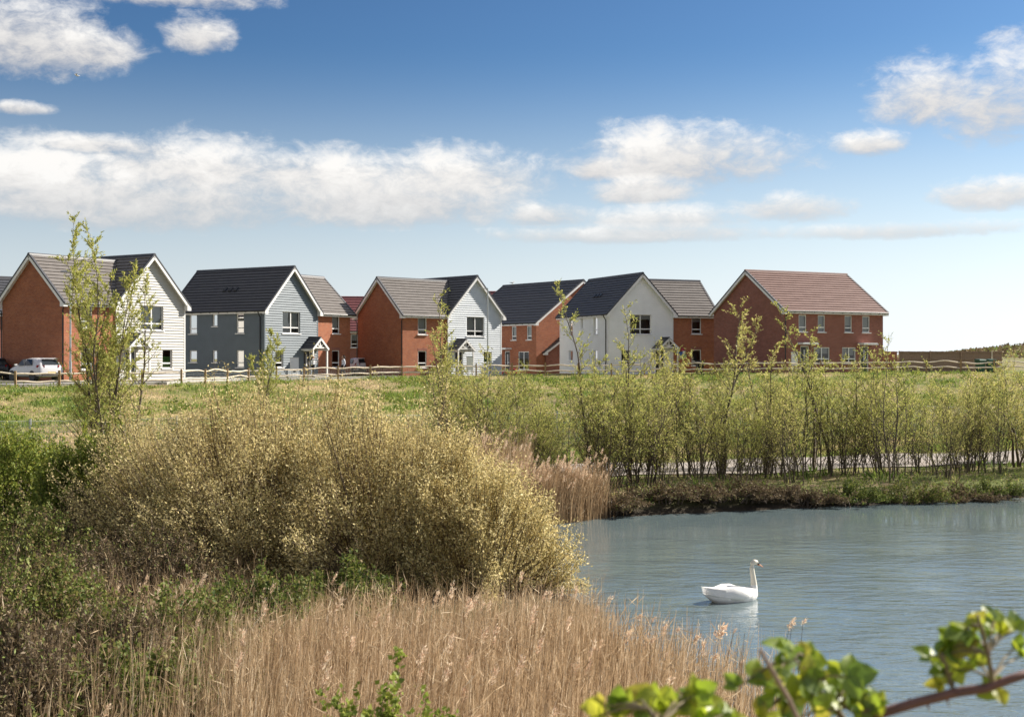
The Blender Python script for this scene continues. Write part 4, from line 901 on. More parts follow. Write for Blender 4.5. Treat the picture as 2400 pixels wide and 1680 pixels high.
rail_fence(9, 11, 'cleft rail fence before the tall close boarded fence', seed=6)
# weld mesh fence across the foot of the bank
def mesh_fence(a, b, label, hh=1.5, sp=2.5):
    a = Vector((*a, 0)); b = Vector((*b, 0)); L = (b-a).length; n = round(L/sp); d = (b-a)/n
    root = empty('weld_mesh_fence', (a.x, a.y, H(a.x, a.y)), 0, label, 'fence'); o0 = Vector(root.location)
    for k in range(n+1):
        q = a+d*k; z = H(q.x, q.y); c = Vector((q.x, q.y, z))-o0; mb = MB(); mb.box(c.x-.03, c.x+.03, c.y-.03, c.y+.03, c.z-.3, c.z+hh+.05); mb.box(c.x-.037, c.x+.037, c.y-.037, c.y+.037, c.z+hh+.05, c.z+hh+.07); mb.build('post', GALV, root)
        if k == n: break
        q2 = a+d*(k+1); c2 = Vector((q2.x, q2.y, H(q2.x, q2.y)))-o0; off = Vector((0, -.04, 0)); A_ = []; B_ = []
        for j in range(1, 46): p = c.lerp(c2, j/46)+off; A_.append(tuple(p+Vector((0, 0, .06)))); B_.append(tuple(p+Vector((0, 0, hh))))
        for hz in np.linspace(.06, hh, 8): A_.append(tuple(c+off*1.4+Vector((0, 0, hz)))); B_.append(tuple(c2+off*1.4+Vector((0, 0, hz))))
        link('mesh_panel', segs('mesh_panel', np.array(A_), np.array(B_), .0055, .0055, WIRE), root)
mesh_fence((-22.0, 44.0), (30.5, 63.5), 'grey weld mesh fence with steel posts along the foot of the bank')
# tall close boarded fence beyond the end house
def board_fence(a, b, label, hh=1.75):
    a = Vector((*a, 0)); b = Vector((*b, 0)); L = (b-a).length; n = int(L/.15); ang = math.atan2(b.y-a.y, b.x-a.x)
    root = empty('close_board_fence', (a.x, a.y, H(a.x, a.y)-.05), ang, label, 'fence'); mb = MB()
    mb.hexa([(0, -.012, .12), (.148, -.006, .12), (.148, .006, .12), (0, .006, .12), (0, -.012, hh), (.148, -.006, hh), (.148, .006, hh), (0, .006, hh)])
    bo = mb.build('board', WOOD_B, root); rd = random.Random(3)
    for k in range(1, n): link('board', bo.data, root, (k*.15, rd.gauss(0, .004), rd.gauss(0, .006)))
    for k in range(int(L/2.6)+1):
        mb = MB(); x = min(k*2.6, L); mb.box(x-.05, x+.05, -.115, -.016, -.3, hh+.03); mb.build('post', WOOD_R if k == int(L/2.6) else WOOD_B, root)
    for z in (.35, 1.05, 1.62): mb = MB(); mb.box(0, L, -.075, -.0145, z, z+.08); mb.build('arris_rail', WOOD_B, root)
    mb = MB(); mb.box(0, L, -.02, .02, -.05, .118); mb.build('gravel_board', WOOD_B, root)
board_fence((31.6, 104.5), (40.3, 105.2), 'tall brown close boarded fence beyond the end brick house')
board_fence((30.0, 106.5), (31.55, 104.5), 'short return of brown boarded fence meeting the end house')
# ------------------------------------------------------------------ street furniture
LAMP = m_plain('grey_lamp_steel', (0.45, 0.47, 0.48), 0.4, 0.06, 3, 0.5)
def lamp_post(px, Y_, top, arm, label):
    x = gx(px, Y_); z0 = H(x, Y_); hh = CAMZ+(CY-top)/FPX*Y_-z0; e = empty('lamp_post', (x, Y_, z0), 0, label, 'lamp post', 'street lamps')
    mb = MB(); mb.tube([(0, 0, -.1), (0, 0, 1.3)], .085, 10); mb.build('base', LAMP, e)
    mb = MB(); mb.tube([(0, 0, 1.3), (0, 0, hh*.5), (0, 0, hh)], [.06, .055, .042], 10); mb.build('pole', LAMP, e)
    mb = MB(); mb.tube([(0, 0, hh-.12), (arm*.5, 0, hh-.04), (arm, 0, hh)], .03, 8); s = 1 if arm > 0 else -1
    mb.hexa([(arm, -.1, hh-.05), (arm+s*.5, -.07, hh-.02), (arm+s*.5, .07, hh-.02), (arm, .1, hh-.05), (arm, -.08, hh+.05), (arm+s*.48, -.05, hh+.04), (arm+s*.48, .05, hh+.04), (arm, .08, hh+.05)]); mb.build('lamp_head', LAMP, e)
lamp_post(165, 80.5, 636, -.12, 'grey street lamp before the brick wing of the cream house')
lamp_post(1143, 100, 675, -.55, 'grey street lamp before the pale blue clapboard gable')
STEELW = m_plain('white_cabinet_paint', (0.74, 0.74, 0.73), 0.4, 0.05)
def sign_stand(px, Y_, label, w=.62, h0=.55, h1=1.5):
    x = gx(px, Y_); e = empty('white_notice_stand', (x, Y_, H(x, Y_)), R(20), label, 'notice stand')
    mb = MB(); mb.box(-w/2, w/2, -.05, .05, h0, h1); mb.box(-w/2+.05, w/2-.05, -.058, -.051, h0+.1, h1-.28); mb.build('panel', STEELW, e)
    for s in (-1, 1): mb = MB(); mb.tube([(s*w*.3, 0, -.1), (s*w*.3, 0, h0)], .03, 8); mb.build('leg', STEELW, e)
    mb = MB(); mb.box(-w/2-.03, w/2+.03, -.07, .07, h1, h1+.04); mb.build('cap', LAMP, e)
sign_stand(690, 94, 'white notice stand before the slate blue porch'); sign_stand(1862, 97.3, 'white notice panel before the end brick house', .5, .6, 1.6)
sign_stand(1101, 101.5, 'white cabinet on legs before the pale blue porch', .5, .5, 1.55)
# house signs on the white house's brick wing
pl = empty('house_sign', (0, 0, 0), R(22.3), 'cluster of small coloured signs on the brick wing of the white house', 'sign')
f5 = Vector((math.cos(R(22.3)), math.sin(R(22.3)), 0)); n5 = Vector((math.sin(R(22.3)), -math.cos(R(22.3)), 0)); pl.location = Vector((11.1, 110.2, 2.85))+f5*3.75-n5*.06+n5*.03+Vector((0, 0, 1.55))
for (x0, x1, z0, z1, m_) in ((0, .35, .05, .38, m_plain('sign_blue', (.05, .12, .35), .4)), (.36, .62, .16, .45, WHITE), (.22, .5, .46, .68, m_plain('sign_red', (.45, .06, .10), .4)), (.06, .3, -.2, .04, WHITE), (.34, .75, -.12, .14, m_plain('sign_green', (.2, .35, .2), .4))):
    mb = MB(); mb.box(x0, x1, -.03, -.004, z0, z1); mb.build('plate', m_, pl)
def wheelie(px, Y_, m_, label, rz=.3):
    x = gx(px, Y_); e = empty('wheelie_bin', (x, Y_, H(x, Y_)), rz, label, 'bin', 'wheelie bins'); mb = MB()
    mb.hexa([(-.2, -.24, .08), (.2, -.24, .08), (.2, .2, .08), (-.2, .2, .08), (-.29, -.34, .95), (.29, -.34, .95), (.29, .3, .95), (-.29, .3, .95)]); mb.build('body', m_, e)
    mb = MB(); mb.hexa([(-.31, -.38, .96), (.31, -.38, .96), (.31, .33, .96), (-.31, .33, .96), (-.28, -.33, 1.04), (.28, -.33, 1.04), (.28, .3, 1.07), (-.28, .3, 1.07)]); mb.tube([(-.26, .36, 1.0), (.26, .36, 1.0)], .02, 6); mb.build('lid', m_, e)
    for s in (-1, 1): mb = MB(); mb.tube([(s*.19, .22, .1), (s*.25, .22, .1)], .1, 12); mb.build('wheel', BLACK, e)
GRN = m_plain('green_plastic', (0.02, 0.09, 0.055), 0.5, 0.1)
wheelie(2297, 100.5, GRN, 'dark green wheelie bin by the boarded fence, left of the pair'); wheelie(2322, 100.6, GRN, 'dark green wheelie bin by the boarded fence, next to the pale end post', .1)
wheelie(1640, 106, BLACK, 'black wheelie bin beside the white house wing', .2)
# ------------------------------------------------------------------ vehicles
CARW = m_plain('white_car_paint', (0.72, 0.70, 0.71), 0.22, 0.02, 1); CARB = m_plain('black_car_paint', (0.012, 0.012, 0.015), 0.2, 0.1, 1); CARR = m_plain('red_car_paint', (0.42, 0.035, 0.03), 0.25, 0.05, 1)
CGLASS = m_plain('car_glass', (0.025, 0.03, 0.035), 0.05, 0.1, 1); TYRE = m_plain('tyre_rubber', (0.018, 0.018, 0.018), 0.85, 0.1); RIM = m_plain('alloy_rim', (0.3, 0.3, 0.31), 0.35, 0.05, 3, 0.7)
TAIL = m_plain('tail_light_red', (0.30, 0.01, 0.015), 0.2, 0.1); PLATE = m_plain('yellow_plate', (0.62, 0.48, 0.12), 0.5, 0.05); TRIM = m_plain('dark_bumper_trim', (0.05, 0.045, 0.045), 0.6, 0.1)
def car(x, y, z, heading, paint, label, name='hatchback'):
    """x forwards (front at +2.0, rear at -2.0), y to the left"""
    e = empty(name, (x, y, z), heading, label, 'car')
    # sections along the car: x, belt half width, sill z, belt z, roof z (None = bonnet), roof half width
    ST = [(-2.02,.70,.42,.80,None,0),(-1.98,.80,.30,.98,1.02,.62),(-1.78,.855,.26,.99,1.30,.56),(-1.45,.865,.24,.975,1.425,.555),(-.8,.87,.22,.955,1.47,.575),(0,.87,.21,.935,1.465,.575),(.55,.865,.21,.92,1.32,.57),(.98,.855,.22,.90,.985,.66),(1.4,.84,.24,.86,None,0),(1.8,.79,.28,.76,None,0),(2.02,.62,.34,.58,None,0)]
    mb = MB(); rings = []
    for (sx, hw, zs, zb, zr, rw) in ST:
        if zr is None: zr, rw = zb+.045, hw*.72
        prof = [(hw*.90, zs), (hw, zs+.16), (hw*1.015, (zs+zb)/2), (hw*.985, zb), (rw+(hw-rw)*.10, zr-.07 if zr-zb > .12 else zb+.02), (rw*.86, zr)]
        rings.append([(sx, a, b) for a, b in prof]+[(sx, -a, b) for a, b in reversed(prof)])
    mb.loft(rings); b = mb.build('body', paint, e, smooth=False)
    b.modifiers.new('s', 'SUBSURF').levels = 1; b.modifiers['s'].render_levels = 1; realise(b); b.data.polygons.foreach_set('use_smooth', [True]*len(b.data.polygons))
    def pane(P, name='side_window', m_=CGLASS, par=None):
        q = MB(); q.face(P); return q.build(name, m_, par or e)
    for s in (-1, 1):
        yb, yt = s*.868, s*.665
        pane([(-.28, yb, .985), (.62, s*.862, .965), (.28, s*.70, 1.33), (-.22, s*.70, 1.385)]); pane([(-1.18, s*.866, 1.0), (-.36, yb, .988), (-.3, s*.70, 1.385), (-1.0, s*.70, 1.36)])
        mb = MB(); mb.box(.55, .72, s*.88, s*1.02, .96, 1.08) if s > 0 else mb.box(.55, .72, -1.02, -.88, .96, 1.08); mb.build('wing_mirror', paint, e)
        mb = MB()
        mb.hexa([(-2.035, s*.46, .86), (-1.80, s*.885, .86), (-1.70, s*.87, .86), (-1.9, s*.45, .86), (-2.03, s*.46, 1.0), (-1.84, s*.87, 1.01), (-1.70, s*.85, 1.01), (-1.9, s*.45, 1.0)]); mb.build('tail_light', TAIL, e)
        mb = MB(); mb.hexa([(1.86, s*.42, .58), (1.62, s*.84, .60), (1.5, s*.8, .60), (1.7, s*.4, .58), (1.84, s*.42, .70), (1.6, s*.80, .76), (1.5, s*.78, .76), (1.7, s*.4, .72)]); mb.build('headlight', RIM, e)
        for wx in (-1.22, 1.28):
            mb = MB(); pr = [(.17, .66), (.30, .66), (.315, .70), (.315, .84), (.30, .875), (.20, .88), (.17, .86)]; n = 20
            mb.loft([[(wx+rr*math.cos(2*math.pi*j/n), s*yy, .315+rr*math.sin(2*math.pi*j/n)) for rr, yy in pr] for j in range(n)]+[[(wx+rr, s*yy, .315) for rr, yy in pr]], False); w_ = mb.build('wheel', TYRE, e)
            mb = MB(); mb.tube([(wx, s*.80, .315), (wx, s*.855, .315)], [.2, .2], 16)
            for j in range(5): a = j*1.2566; mb.tube([(wx, s*.862, .315), (wx+.19*math.cos(a), s*.868, .315+.19*math.sin(a))], .022, 4)
            mb.build('rim', RIM, w_)
            mb = MB(); mb.tube([(wx, s*.60, .33), (wx, s*.884, .33)], .345, 20); mb.build('wheel_arch', TRIM, e).data
    pane([(-1.985, -.56, 1.03), (-1.985, .56, 1.03), (-1.715, .50, 1.36), (-1.715, -.50, 1.36)], 'rear_window'); pane([(1.02, -.66, .975), (1.02, .66, .975), (.52, .54, 1.37), (.52, -.54, 1.37)], 'windscreen')
    mb = MB(); mb.box(-2.06, -1.9, -.62, .62, .34, .54); mb.build('rear_bumper', TRIM, e); mb = MB(); mb.box(-2.075, -2.061, -.27, .27, .47, .59); mb.build('number_plate', PLATE, e)
    mb = MB(); mb.hexa([(-1.86, -.5, 1.385), (-1.55, -.5, 1.425), (-1.55, .5, 1.425), (-1.86, .5, 1.385), (-1.88, -.48, 1.42), (-1.55, -.48, 1.46), (-1.55, .48, 1.46), (-1.88, .48, 1.42)]); mb.build('spoiler', paint, e)
    return e
zc_ = lambda px, Y_: (gx(px, Y_), Y_, H(gx(px, Y_), Y_)+.05)
car(*zc_(82, 81.0), R(139), CARW, 'white hatchback with red tail lights parked beside the cream house')
car(*zc_(-22, 86.0), R(125), CARB, 'black car parked beyond the white hatchback')
car(*zc_(836, 112.0), R(118), CARW, 'distant white car in the gap beside the walking woman')
toy = car(*zc_(1195, 104.5), R(175), CARR, 'small red ride on toy car on the grass by the dark roofed house', 'toy_car'); toy.scale = (.34, .34, .38)
car(*zc_(1722, 109.0), R(100), CARB, 'black car parked between the white house and the end house')

# ------------------------------------------------------------------ swan, gulls, people
FEATH = m_plain('white_feather', (0.80, 0.79, 0.77), 0.7, 0.05, 9, 0, 0.3, 0.25)
NECKW = m_plain('cream_neck_feather', (0.74, 0.69, 0.58), 0.75, 0.06, 12, 0, 0.3, 0.2)
BILL = m_plain('orange_bill', (0.62, 0.24, 0.10), 0.45, 0.12); BLK = m_plain('black_bill_base', (0.012, 0.012, 0.012), 0.45, 0.1)
def ell_ring(x, cz, hw, hh, n=18, flat=0.0): return [(x, hw*math.cos(2*math.pi*j/n), cz+hh*math.sin(2*math.pi*j/n)*(1 if math.sin(2*math.pi*j/n) > 0 else 1-flat)) for j in range(n)]
def swan():
    p = at(1716, 1408, 22.2); e = empty('swan', (p.x, 22.2, 0), R(24), 'white mute swan with upright neck gliding on the pond', 'swan')
    mb = MB()
    mb.loft([ell_ring(x, z, w, h, 20) for x, z, w, h in ((-.60,.17,.012,.008),(-.52,.135,.05,.03),(-.44,.105,.10,.065),(-.34,.10,.155,.12),(-.20,.10,.20,.165),(-.02,.095,.22,.175),(.16,.08,.215,.165),(.32,.07,.175,.15),(.43,.08,.12,.125),(.50,.09,.05,.07),(.52,.09,.01,.02))])
    nk = [(.40,.06),(.445,.14),(.455,.22),(.445,.31),(.43,.40),(.415,.49),(.405,.56),(.415,.615),(.455,.645),(.50,.638),(.53,.615)]; nr = [.10,.075,.058,.05,.046,.043,.042,.045,.05,.044,.022]
    mb.tube([(x, 0, z) for x, z in nk], nr, 14)
    b = mb.build('body', FEATH, e); m = b.modifiers.new('r', 'REMESH'); m.mode = 'VOXEL'; m.voxel_size = .011; m2 = b.modifiers.new('s', 'SMOOTH'); m2.iterations = 6; m2.factor = .6; realise(b)
    b.data.materials.clear(); b.data.materials.append(FEATH); b.data.materials.append(NECKW)
    for f in b.data.polygons: f.use_smooth = True; f.material_index = 1 if (f.center.z > .25 and f.center.x > .3) else 0
    for s in (-1, 1):
        mb = MB(); R_ = []
        for k, (x, z, hh, yy) in enumerate(((.27,.11,.03,.165),(.2,.13,.085,.195),(.05,.15,.115,.215),(-.12,.165,.11,.205),(-.28,.165,.085,.165),(-.42,.165,.05,.11),(-.53,.165,.018,.06))):
            R_.append([(x, s*(yy+o), z+hh*c) for c, o in ((-1,.0),(-.5,.018),(.2,.016),(.8,-.02),(1.05,-.055),(.4,-.06),(-.6,-.05))])
        mb.loft(R_); w = mb.build('wing', FEATH, e, smooth=True)
        for k in range(6):
            mb = MB(); z = .10+k*.022; mb.loft([[(-.18-.012*k, s*(.213-.007*k+o), z+c) for c, o in ((-.016,0),(0,.006),(.016,0),(0,-.006))], [(-.42-.018*k, s*(.135-.012*k+o), z+.045+c) for c, o in ((-.014,0),(0,.005),(.014,0),(0,-.005))], [(-.57-.008*k, s*(.06-.006*k), z+.075+c*.2) for c in (-.01, 0, .01, 0)]]); mb.build('flight_feather', FEATH, w)
    mb = MB(); mb.loft([[(x, w*a, z+h*b_) for a, b_ in ((1,-.6),(.7,.5),(0,1),(-.7,.5),(-1,-.6),(0,-.8))] for x, z, w, h in ((.525,.605,.021,.026),(.56,.59,.02,.02),(.60,.568,.019,.013),(.635,.55,.013,.008),(.645,.545,.006,.004))]); mb.build('bill', BILL, e, smooth=True)
    mb = MB(); mb.loft([[(x, w*a, z+h*b_) for a, b_ in ((1,-.6),(.7,.5),(0,1),(-.7,.5),(-1,-.6),(0,-.8))] for x, z, w, h in ((.505,.63,.034,.014),(.525,.622,.026,.03),(.545,.612,.022,.026),(.56,.602,.0205,.0205))]); mb.build('bill_knob', BLK, e, smooth=True)
    for s in (-1, 1):
        mb = MB(); mb.loft([ell_ring(.49+k*.006, .64, .0001+.008*math.sin(math.pi*k/4), .0001+.007*math.sin(math.pi*k/4), 8) for k in range(5)]); o = mb.build('eye', BLK, e); o.location.y = s*.037
        mb = MB(); mb.face([(.495, s*.041, .64), (.53, s*.03, .628), (.535, s*.026, .606), (.515, s*.036, .62)]); mb.build('lore', BLK, e)
swan()
GREYF = m_plain('gull_grey', (0.42, 0.44, 0.46), 0.7, 0.05)
def gull(loc, rz, label, flying=False):
    e = empty('gull', loc, rz, label, 'gull'); mb = MB()
    mb.loft([ell_ring(x, z, w, h, 10) for x, z, w, h in ((-.26,.16,.008,.006),(-.15,.16,.04,.03),(-.02,.165,.075,.07),(.10,.185,.07,.075),(.17,.23,.045,.05),(.215,.28,.038,.04),(.255,.28,.02,.022),(.265,.278,.008,.008))]); mb.build('body', WHITE, e, smooth=True)
    mb = MB(); mb.tube([(.262, 0, .277), (.315, 0, .262)], [.012, .004], 6); mb.build('bill', PLATE, e)
    for s in (-1, 1):
        mb = MB()
        if flying: mb.loft([[(x+a, s*y, z+b) for a, b in ((.07,0),(0,.012),(-.07,0),(0,-.006))] for x, y, z in ((.05,.05,.19),(.10,.28,.28),(.02,.5,.25),(-.08,.66,.22))])
        else:
            mb.loft([[(x, s*(y+o), z+c) for c, o in ((-h,0),(0,.015),(h,0),(0,-.02))] for x, y, z, h in ((.10,.065,.19,.02),(0,.078,.185,.05),(-.14,.05,.175,.035),(-.33,.012,.17,.008))])
        mb.build('wing', GREYF, e, smooth=True)
        if not flying: mb = MB(); mb.tube([(.02, s*.03, .11), (.03, s*.03, 0)], .008, 5); mb.tube([(.03, s*.03, .006), (.08, s*.03, .004)], .008, 5); mb.build('leg', PLATE, e)
ex4 = Vector((math.cos(R(-52)), math.sin(R(-52)), 0)); ey4 = Vector((-ex4.y, ex4.x, 0)); gp = c4+ex4*.0+ey4*5.6+Vector((0, 0, 8.85+.13))
gull(tuple(gp+ex4*1.2), R(20), 'small gull perched on the ridge of the dark roofed brick house')
gull(tuple(at(181, 182, 120)), R(200), 'tiny white gull flying high beneath the cloud', True)
SKIN = m_plain('skin', (0.45, 0.27, 0.19), 0.55, 0.05); HAIR = m_plain('dark_hair', (0.025, 0.014, 0.01), 0.5, 0.2, 20); COAT = m_plain('white_cotton', (0.70, 0.70, 0.75), 0.85, 0.05, 8); TROU = m_plain('black_trousers', (0.02, 0.018, 0.022), 0.85, 0.1); SHOE = m_plain('dark_shoe', (0.03, 0.025, 0.025), 0.5, 0.1)
def skin(name, V, E, Rr, m_, parent, sub=2, rootv=0):
    me = bpy.data.meshes.new(name); me.from_pydata(V, E, []); o = bpy.data.objects.new(name, me); COL.objects.link(o)
    o.modifiers.new('k', 'SKIN'); s = o.modifiers.new('s', 'SUBSURF'); s.levels = sub; s.render_levels = sub
    for i, q in enumerate(Rr): d = me.skin_vertices[0].data[i]; d.radius = q if hasattr(q, '__len__') else (q, q); d.use_root = (i == rootv)
    realise(o); o.data.materials.clear(); o.data.materials.append(m_); o.data.polygons.foreach_set('use_smooth', [True]*len(o.data.polygons)); o.parent = parent; return o
def person(loc, rz, label, stride=.3, arm_up=False):
    """faces local -y; a woman 1.66 m tall"""
    e = empty('person', loc, rz, label, 'person'); s = stride
    J = {'pel': (0, 0, .93), 'wst': (0, -.01, 1.10), 'chs': (0, -.02, 1.30), 'nk': (0, -.03, 1.43), 'hd0': (0, -.045, 1.50), 'hd1': (0, -.05, 1.57), 'hd2': (0, -.04, 1.635),
         'hL': (.085, 0, .90), 'kL': (.095, -s*.55-.04, .50), 'aL': (.09, -s*.55, .085), 'tL': (.095, -s*.55-.15, .03), 'hR': (-.085, 0, .90), 'kR': (-.095, s*.35-.06, .50), 'aR': (-.09, s*.95, .13), 'tR': (-.09, s*.95-.13, .035),
         'sL': (.165, -.01, 1.36), 'eL': (.22, .05, 1.10), 'wL': (.22, -.06, .88), 'fL': (.215, -.09, .78), 'sR': (-.165, -.01, 1.36), 'eR': (-.22, .06, 1.10), 'wR': (-.22, -.08, .89), 'fR': (-.215, -.12, .80)}
    if arm_up: J.update(eR=(-.26, -.2, 1.32), wR=(-.2, -.38, 1.46), fR=(-.19, -.43, 1.55), eL=(.24, -.15, 1.13), wL=(.15, -.33, 1.2), fL=(.12, -.41, 1.24))
    ks = list(J); ix = {k: i for i, k in enumerate(ks)}
    E = [('pel','wst'),('wst','chs'),('chs','nk'),('nk','hd0'),('hd0','hd1'),('hd1','hd2'),('pel','hL'),('hL','kL'),('kL','aL'),('aL','tL'),('pel','hR'),('hR','kR'),('kR','aR'),('aR','tR'),('chs','sL'),('sL','eL'),('eL','wL'),('wL','fL'),('chs','sR'),('sR','eR'),('eR','wR'),('wR','fR')]
    rad = dict(pel=(.14,.11), wst=(.11,.085), chs=(.13,.095), nk=.05, hd0=.072, hd1=.092, hd2=.07, hL=.085, kL=.058, aL=.038, tL=.028, hR=.085, kR=.058, aR=.038, tR=.028, sL=.055, eL=.042, wL=.03, fL=.022, sR=.055, eR=.042, wR=.03, fR=.022)
    skin('body', [J[k] for k in ks], [(ix[a], ix[b]) for a, b in E], [rad[k] for k in ks], SKIN, e)
    def sub(keys, edges, rr, m_, nm, extra=None):
        V = [J.get(k) or extra[k] for k in keys]; q = {k: i for i, k in enumerate(keys)}; return skin(nm, V, [(q[a], q[b]) for a, b in edges], rr, m_, e)
    hem = {'hm': (0, .0, .80)}
    sub(['chs','wst','pel','hm','nk','sL','eL','wL','sR','eR','wR'], [('chs','wst'),('wst','pel'),('pel','hm'),('chs','nk'),('chs','sL'),('sL','eL'),('eL','wL'),('chs','sR'),('sR','eR'),('eR','wR')], [(.155,.115),(.14,.11),(.175,.135),(.18,.15),.055,.07,.058,.044,.07,.058,.044], COAT, 'coat', hem)
    sub(['pel','hL','kL','aL','hR','kR','aR'], [('pel','hL'),('hL','kL'),('kL','aL'),('pel','hR'),('hR','kR'),('kR','aR')], [(.15,.12),.097,.07,.05,.097,.07,.05], TROU, 'trousers')
    for a, t in (('aL','tL'), ('aR','tR')): sub([a, t], [(a, t)], [.05, .042], SHOE, 'shoe')
    h = {'h0': (0, -.0, 1.645), 'h1': (0, .05, 1.58), 'h2': (0, .085, 1.45), 'h3': (0, .10, 1.30)}
    sub(['h1','h0','h2','h3'], [('h1','h0'),('h1','h2'),('h2','h3')], [(.105,.085),(.088,.08),(.10,.065),(.07,.035)], HAIR, 'hair', h)
    mb = MB(); mb.tube([(0, -.13, 1.56), (0, -.155, 1.535), (0, -.135, 1.525)], [.008, .014, .01], 6); mb.build('nose', SKIN, e)
    for sx in (-1, 1): mb = MB(); mb.tube([(sx*.032, -.128, 1.575), (sx*.032, -.14, 1.575)], .009, 6); mb.build('eye', BLK, e)
    for k, a in (('fL', 'wL'), ('fR', 'wR')):
        f, w = Vector(J[k]), Vector(J[a]); d = (f-w).normalized(); sd = Vector((0, 1, 0)).cross(d).normalized()
        for q in range(4): mb = MB(); o = Vector((0, (q-1.5)*.016, 0)) if abs(d.z) > .5 else sd*(q-1.5)*.016; mb.tube([f+o, f+o+d*.035+Vector((0, -.006, 0)), f+o+d*(.06+.008*(q in (1, 2)))+Vector((0, -.018, 0))], [.009, .008, .006], 5); mb.build('finger', SKIN, e)
        mb = MB(); mb.tube([w+d*.03, w+d*.05+Vector((0, -.03, 0)), w+d*.075+Vector((0, -.04, 0))], [.01, .009, .007], 5); mb.build('thumb', SKIN, e)
px_, Yp = 805, 94.0; person((gx(px_, Yp), Yp, H(gx(px_, Yp), Yp)), R(-65), 'dark haired woman in white top and black trousers walking past the brick wing')
px_, Yp = 733, 97.5; person((gx(px_, Yp), Yp, H(gx(px_, Yp), Yp)), R(100), 'dark haired person in white standing before the slate blue porch', .06, True)

# ------------------------------------------------------------------ bramble canes close to the camera
def f_fg(gg, out):
    oi = gg.n('ShaderNodeObjectInfo'); col = gg.ramp(oi.outputs['Random'], [(0, (0.12, 0.19, 0.02)), (.4, (0.24, 0.32, 0.025)), (.8, (0.42, 0.44, 0.035)), (1, (0.42, 0.34, 0.05))])
    v = objco(gg); n = gg.noise(v, 60, 4, .6); col = gg.mix(gg.ramp(n, [(.42, (0, 0, 0)), (.7, (.6, .6, .6))]), col, (0.12, 0.19, 0.02, 1))
    d = gg.n('ShaderNodeBsdfDiffuse'); gg.l(col, d.inputs[0]); t = gg.n('ShaderNodeBsdfTranslucent'); c2 = gg.n('ShaderNodeVectorMath', operation='SCALE'); gg.l(col, c2.inputs[0]); c2.inputs[3].default_value = 1.7; gg.l(c2.outputs[0], t.inputs[0])
    mx = gg.n('ShaderNodeMixShader'); mx.inputs[0].default_value = .5; gg.l(d.outputs[0], mx.inputs[1]); gg.l(t.outputs[0], mx.inputs[2])
    gs = gg.n('ShaderNodeBsdfGlossy'); gs.inputs['Roughness'].default_value = .45; m2 = gg.n('ShaderNodeMixShader'); m2.inputs[0].default_value = .05; gg.l(mx.outputs[0], m2.inputs[1]); gg.l(gs.outputs[0], m2.inputs[2]); gg.l(m2.outputs[0], out.inputs[0])
FGL = mat('fresh_bramble_leaf', f_fg)
CANE = m_plain('bramble_cane', (0.17, 0.13, 0.06), 0.6, 0.3, 30); CANE_R = m_plain('reddish_cane', (0.16, 0.075, 0.06), 0.6, 0.25, 30); DEAD = m_plain('dead_stem', (0.30, 0.21, 0.16), 0.9, 0.25, 30)
def leaf_mesh(seed):
    rd = random.Random(seed); mb = MB(); NL, NW = 7, 4; cv = rd.uniform(.1, .5); fold = rd.uniform(.1, .45); G_ = []
    for i in range(NL+1):
        t = i/NL; w = .40*math.sin(math.pi*min(1, t**.72))**.85*(1+.10*(i % 2))
        for j in range(NW+1):
            u = (j-NW/2)/(NW/2); x = u*w; z = abs(u)*w*fold-cv*t*t+.035*math.sin(u*5+t*9+seed); G_.append((x, t, z))
    i0 = mb.pts(G_)
    for i in range(NL):
        for j in range(NW): a = i0+i*(NW+1)+j; mb.f.append((a, a+1, a+NW+2, a+NW+1))
    me = bpy.data.meshes.new('leaf'); me.from_pydata(mb.v, [], mb.f); me.materials.append(FGL); me.polygons.foreach_set('use_smooth', [True]*len(me.polygons)); return me
LM = [leaf_mesh(i) for i in range(5)]
rf = random.Random(21)
def put_leaf(root, o0, p, d, nrm, L):
    d = d.normalized(); x = d.cross(nrm).normalized(); z = x.cross(d); from mathutils import Matrix
    M_ = Matrix((x, d, z)).transposed().to_4x4(); o = link('leaf', rf.choice(LM), root, p-o0, M_.to_euler(), (L, L, L*.9)); return o
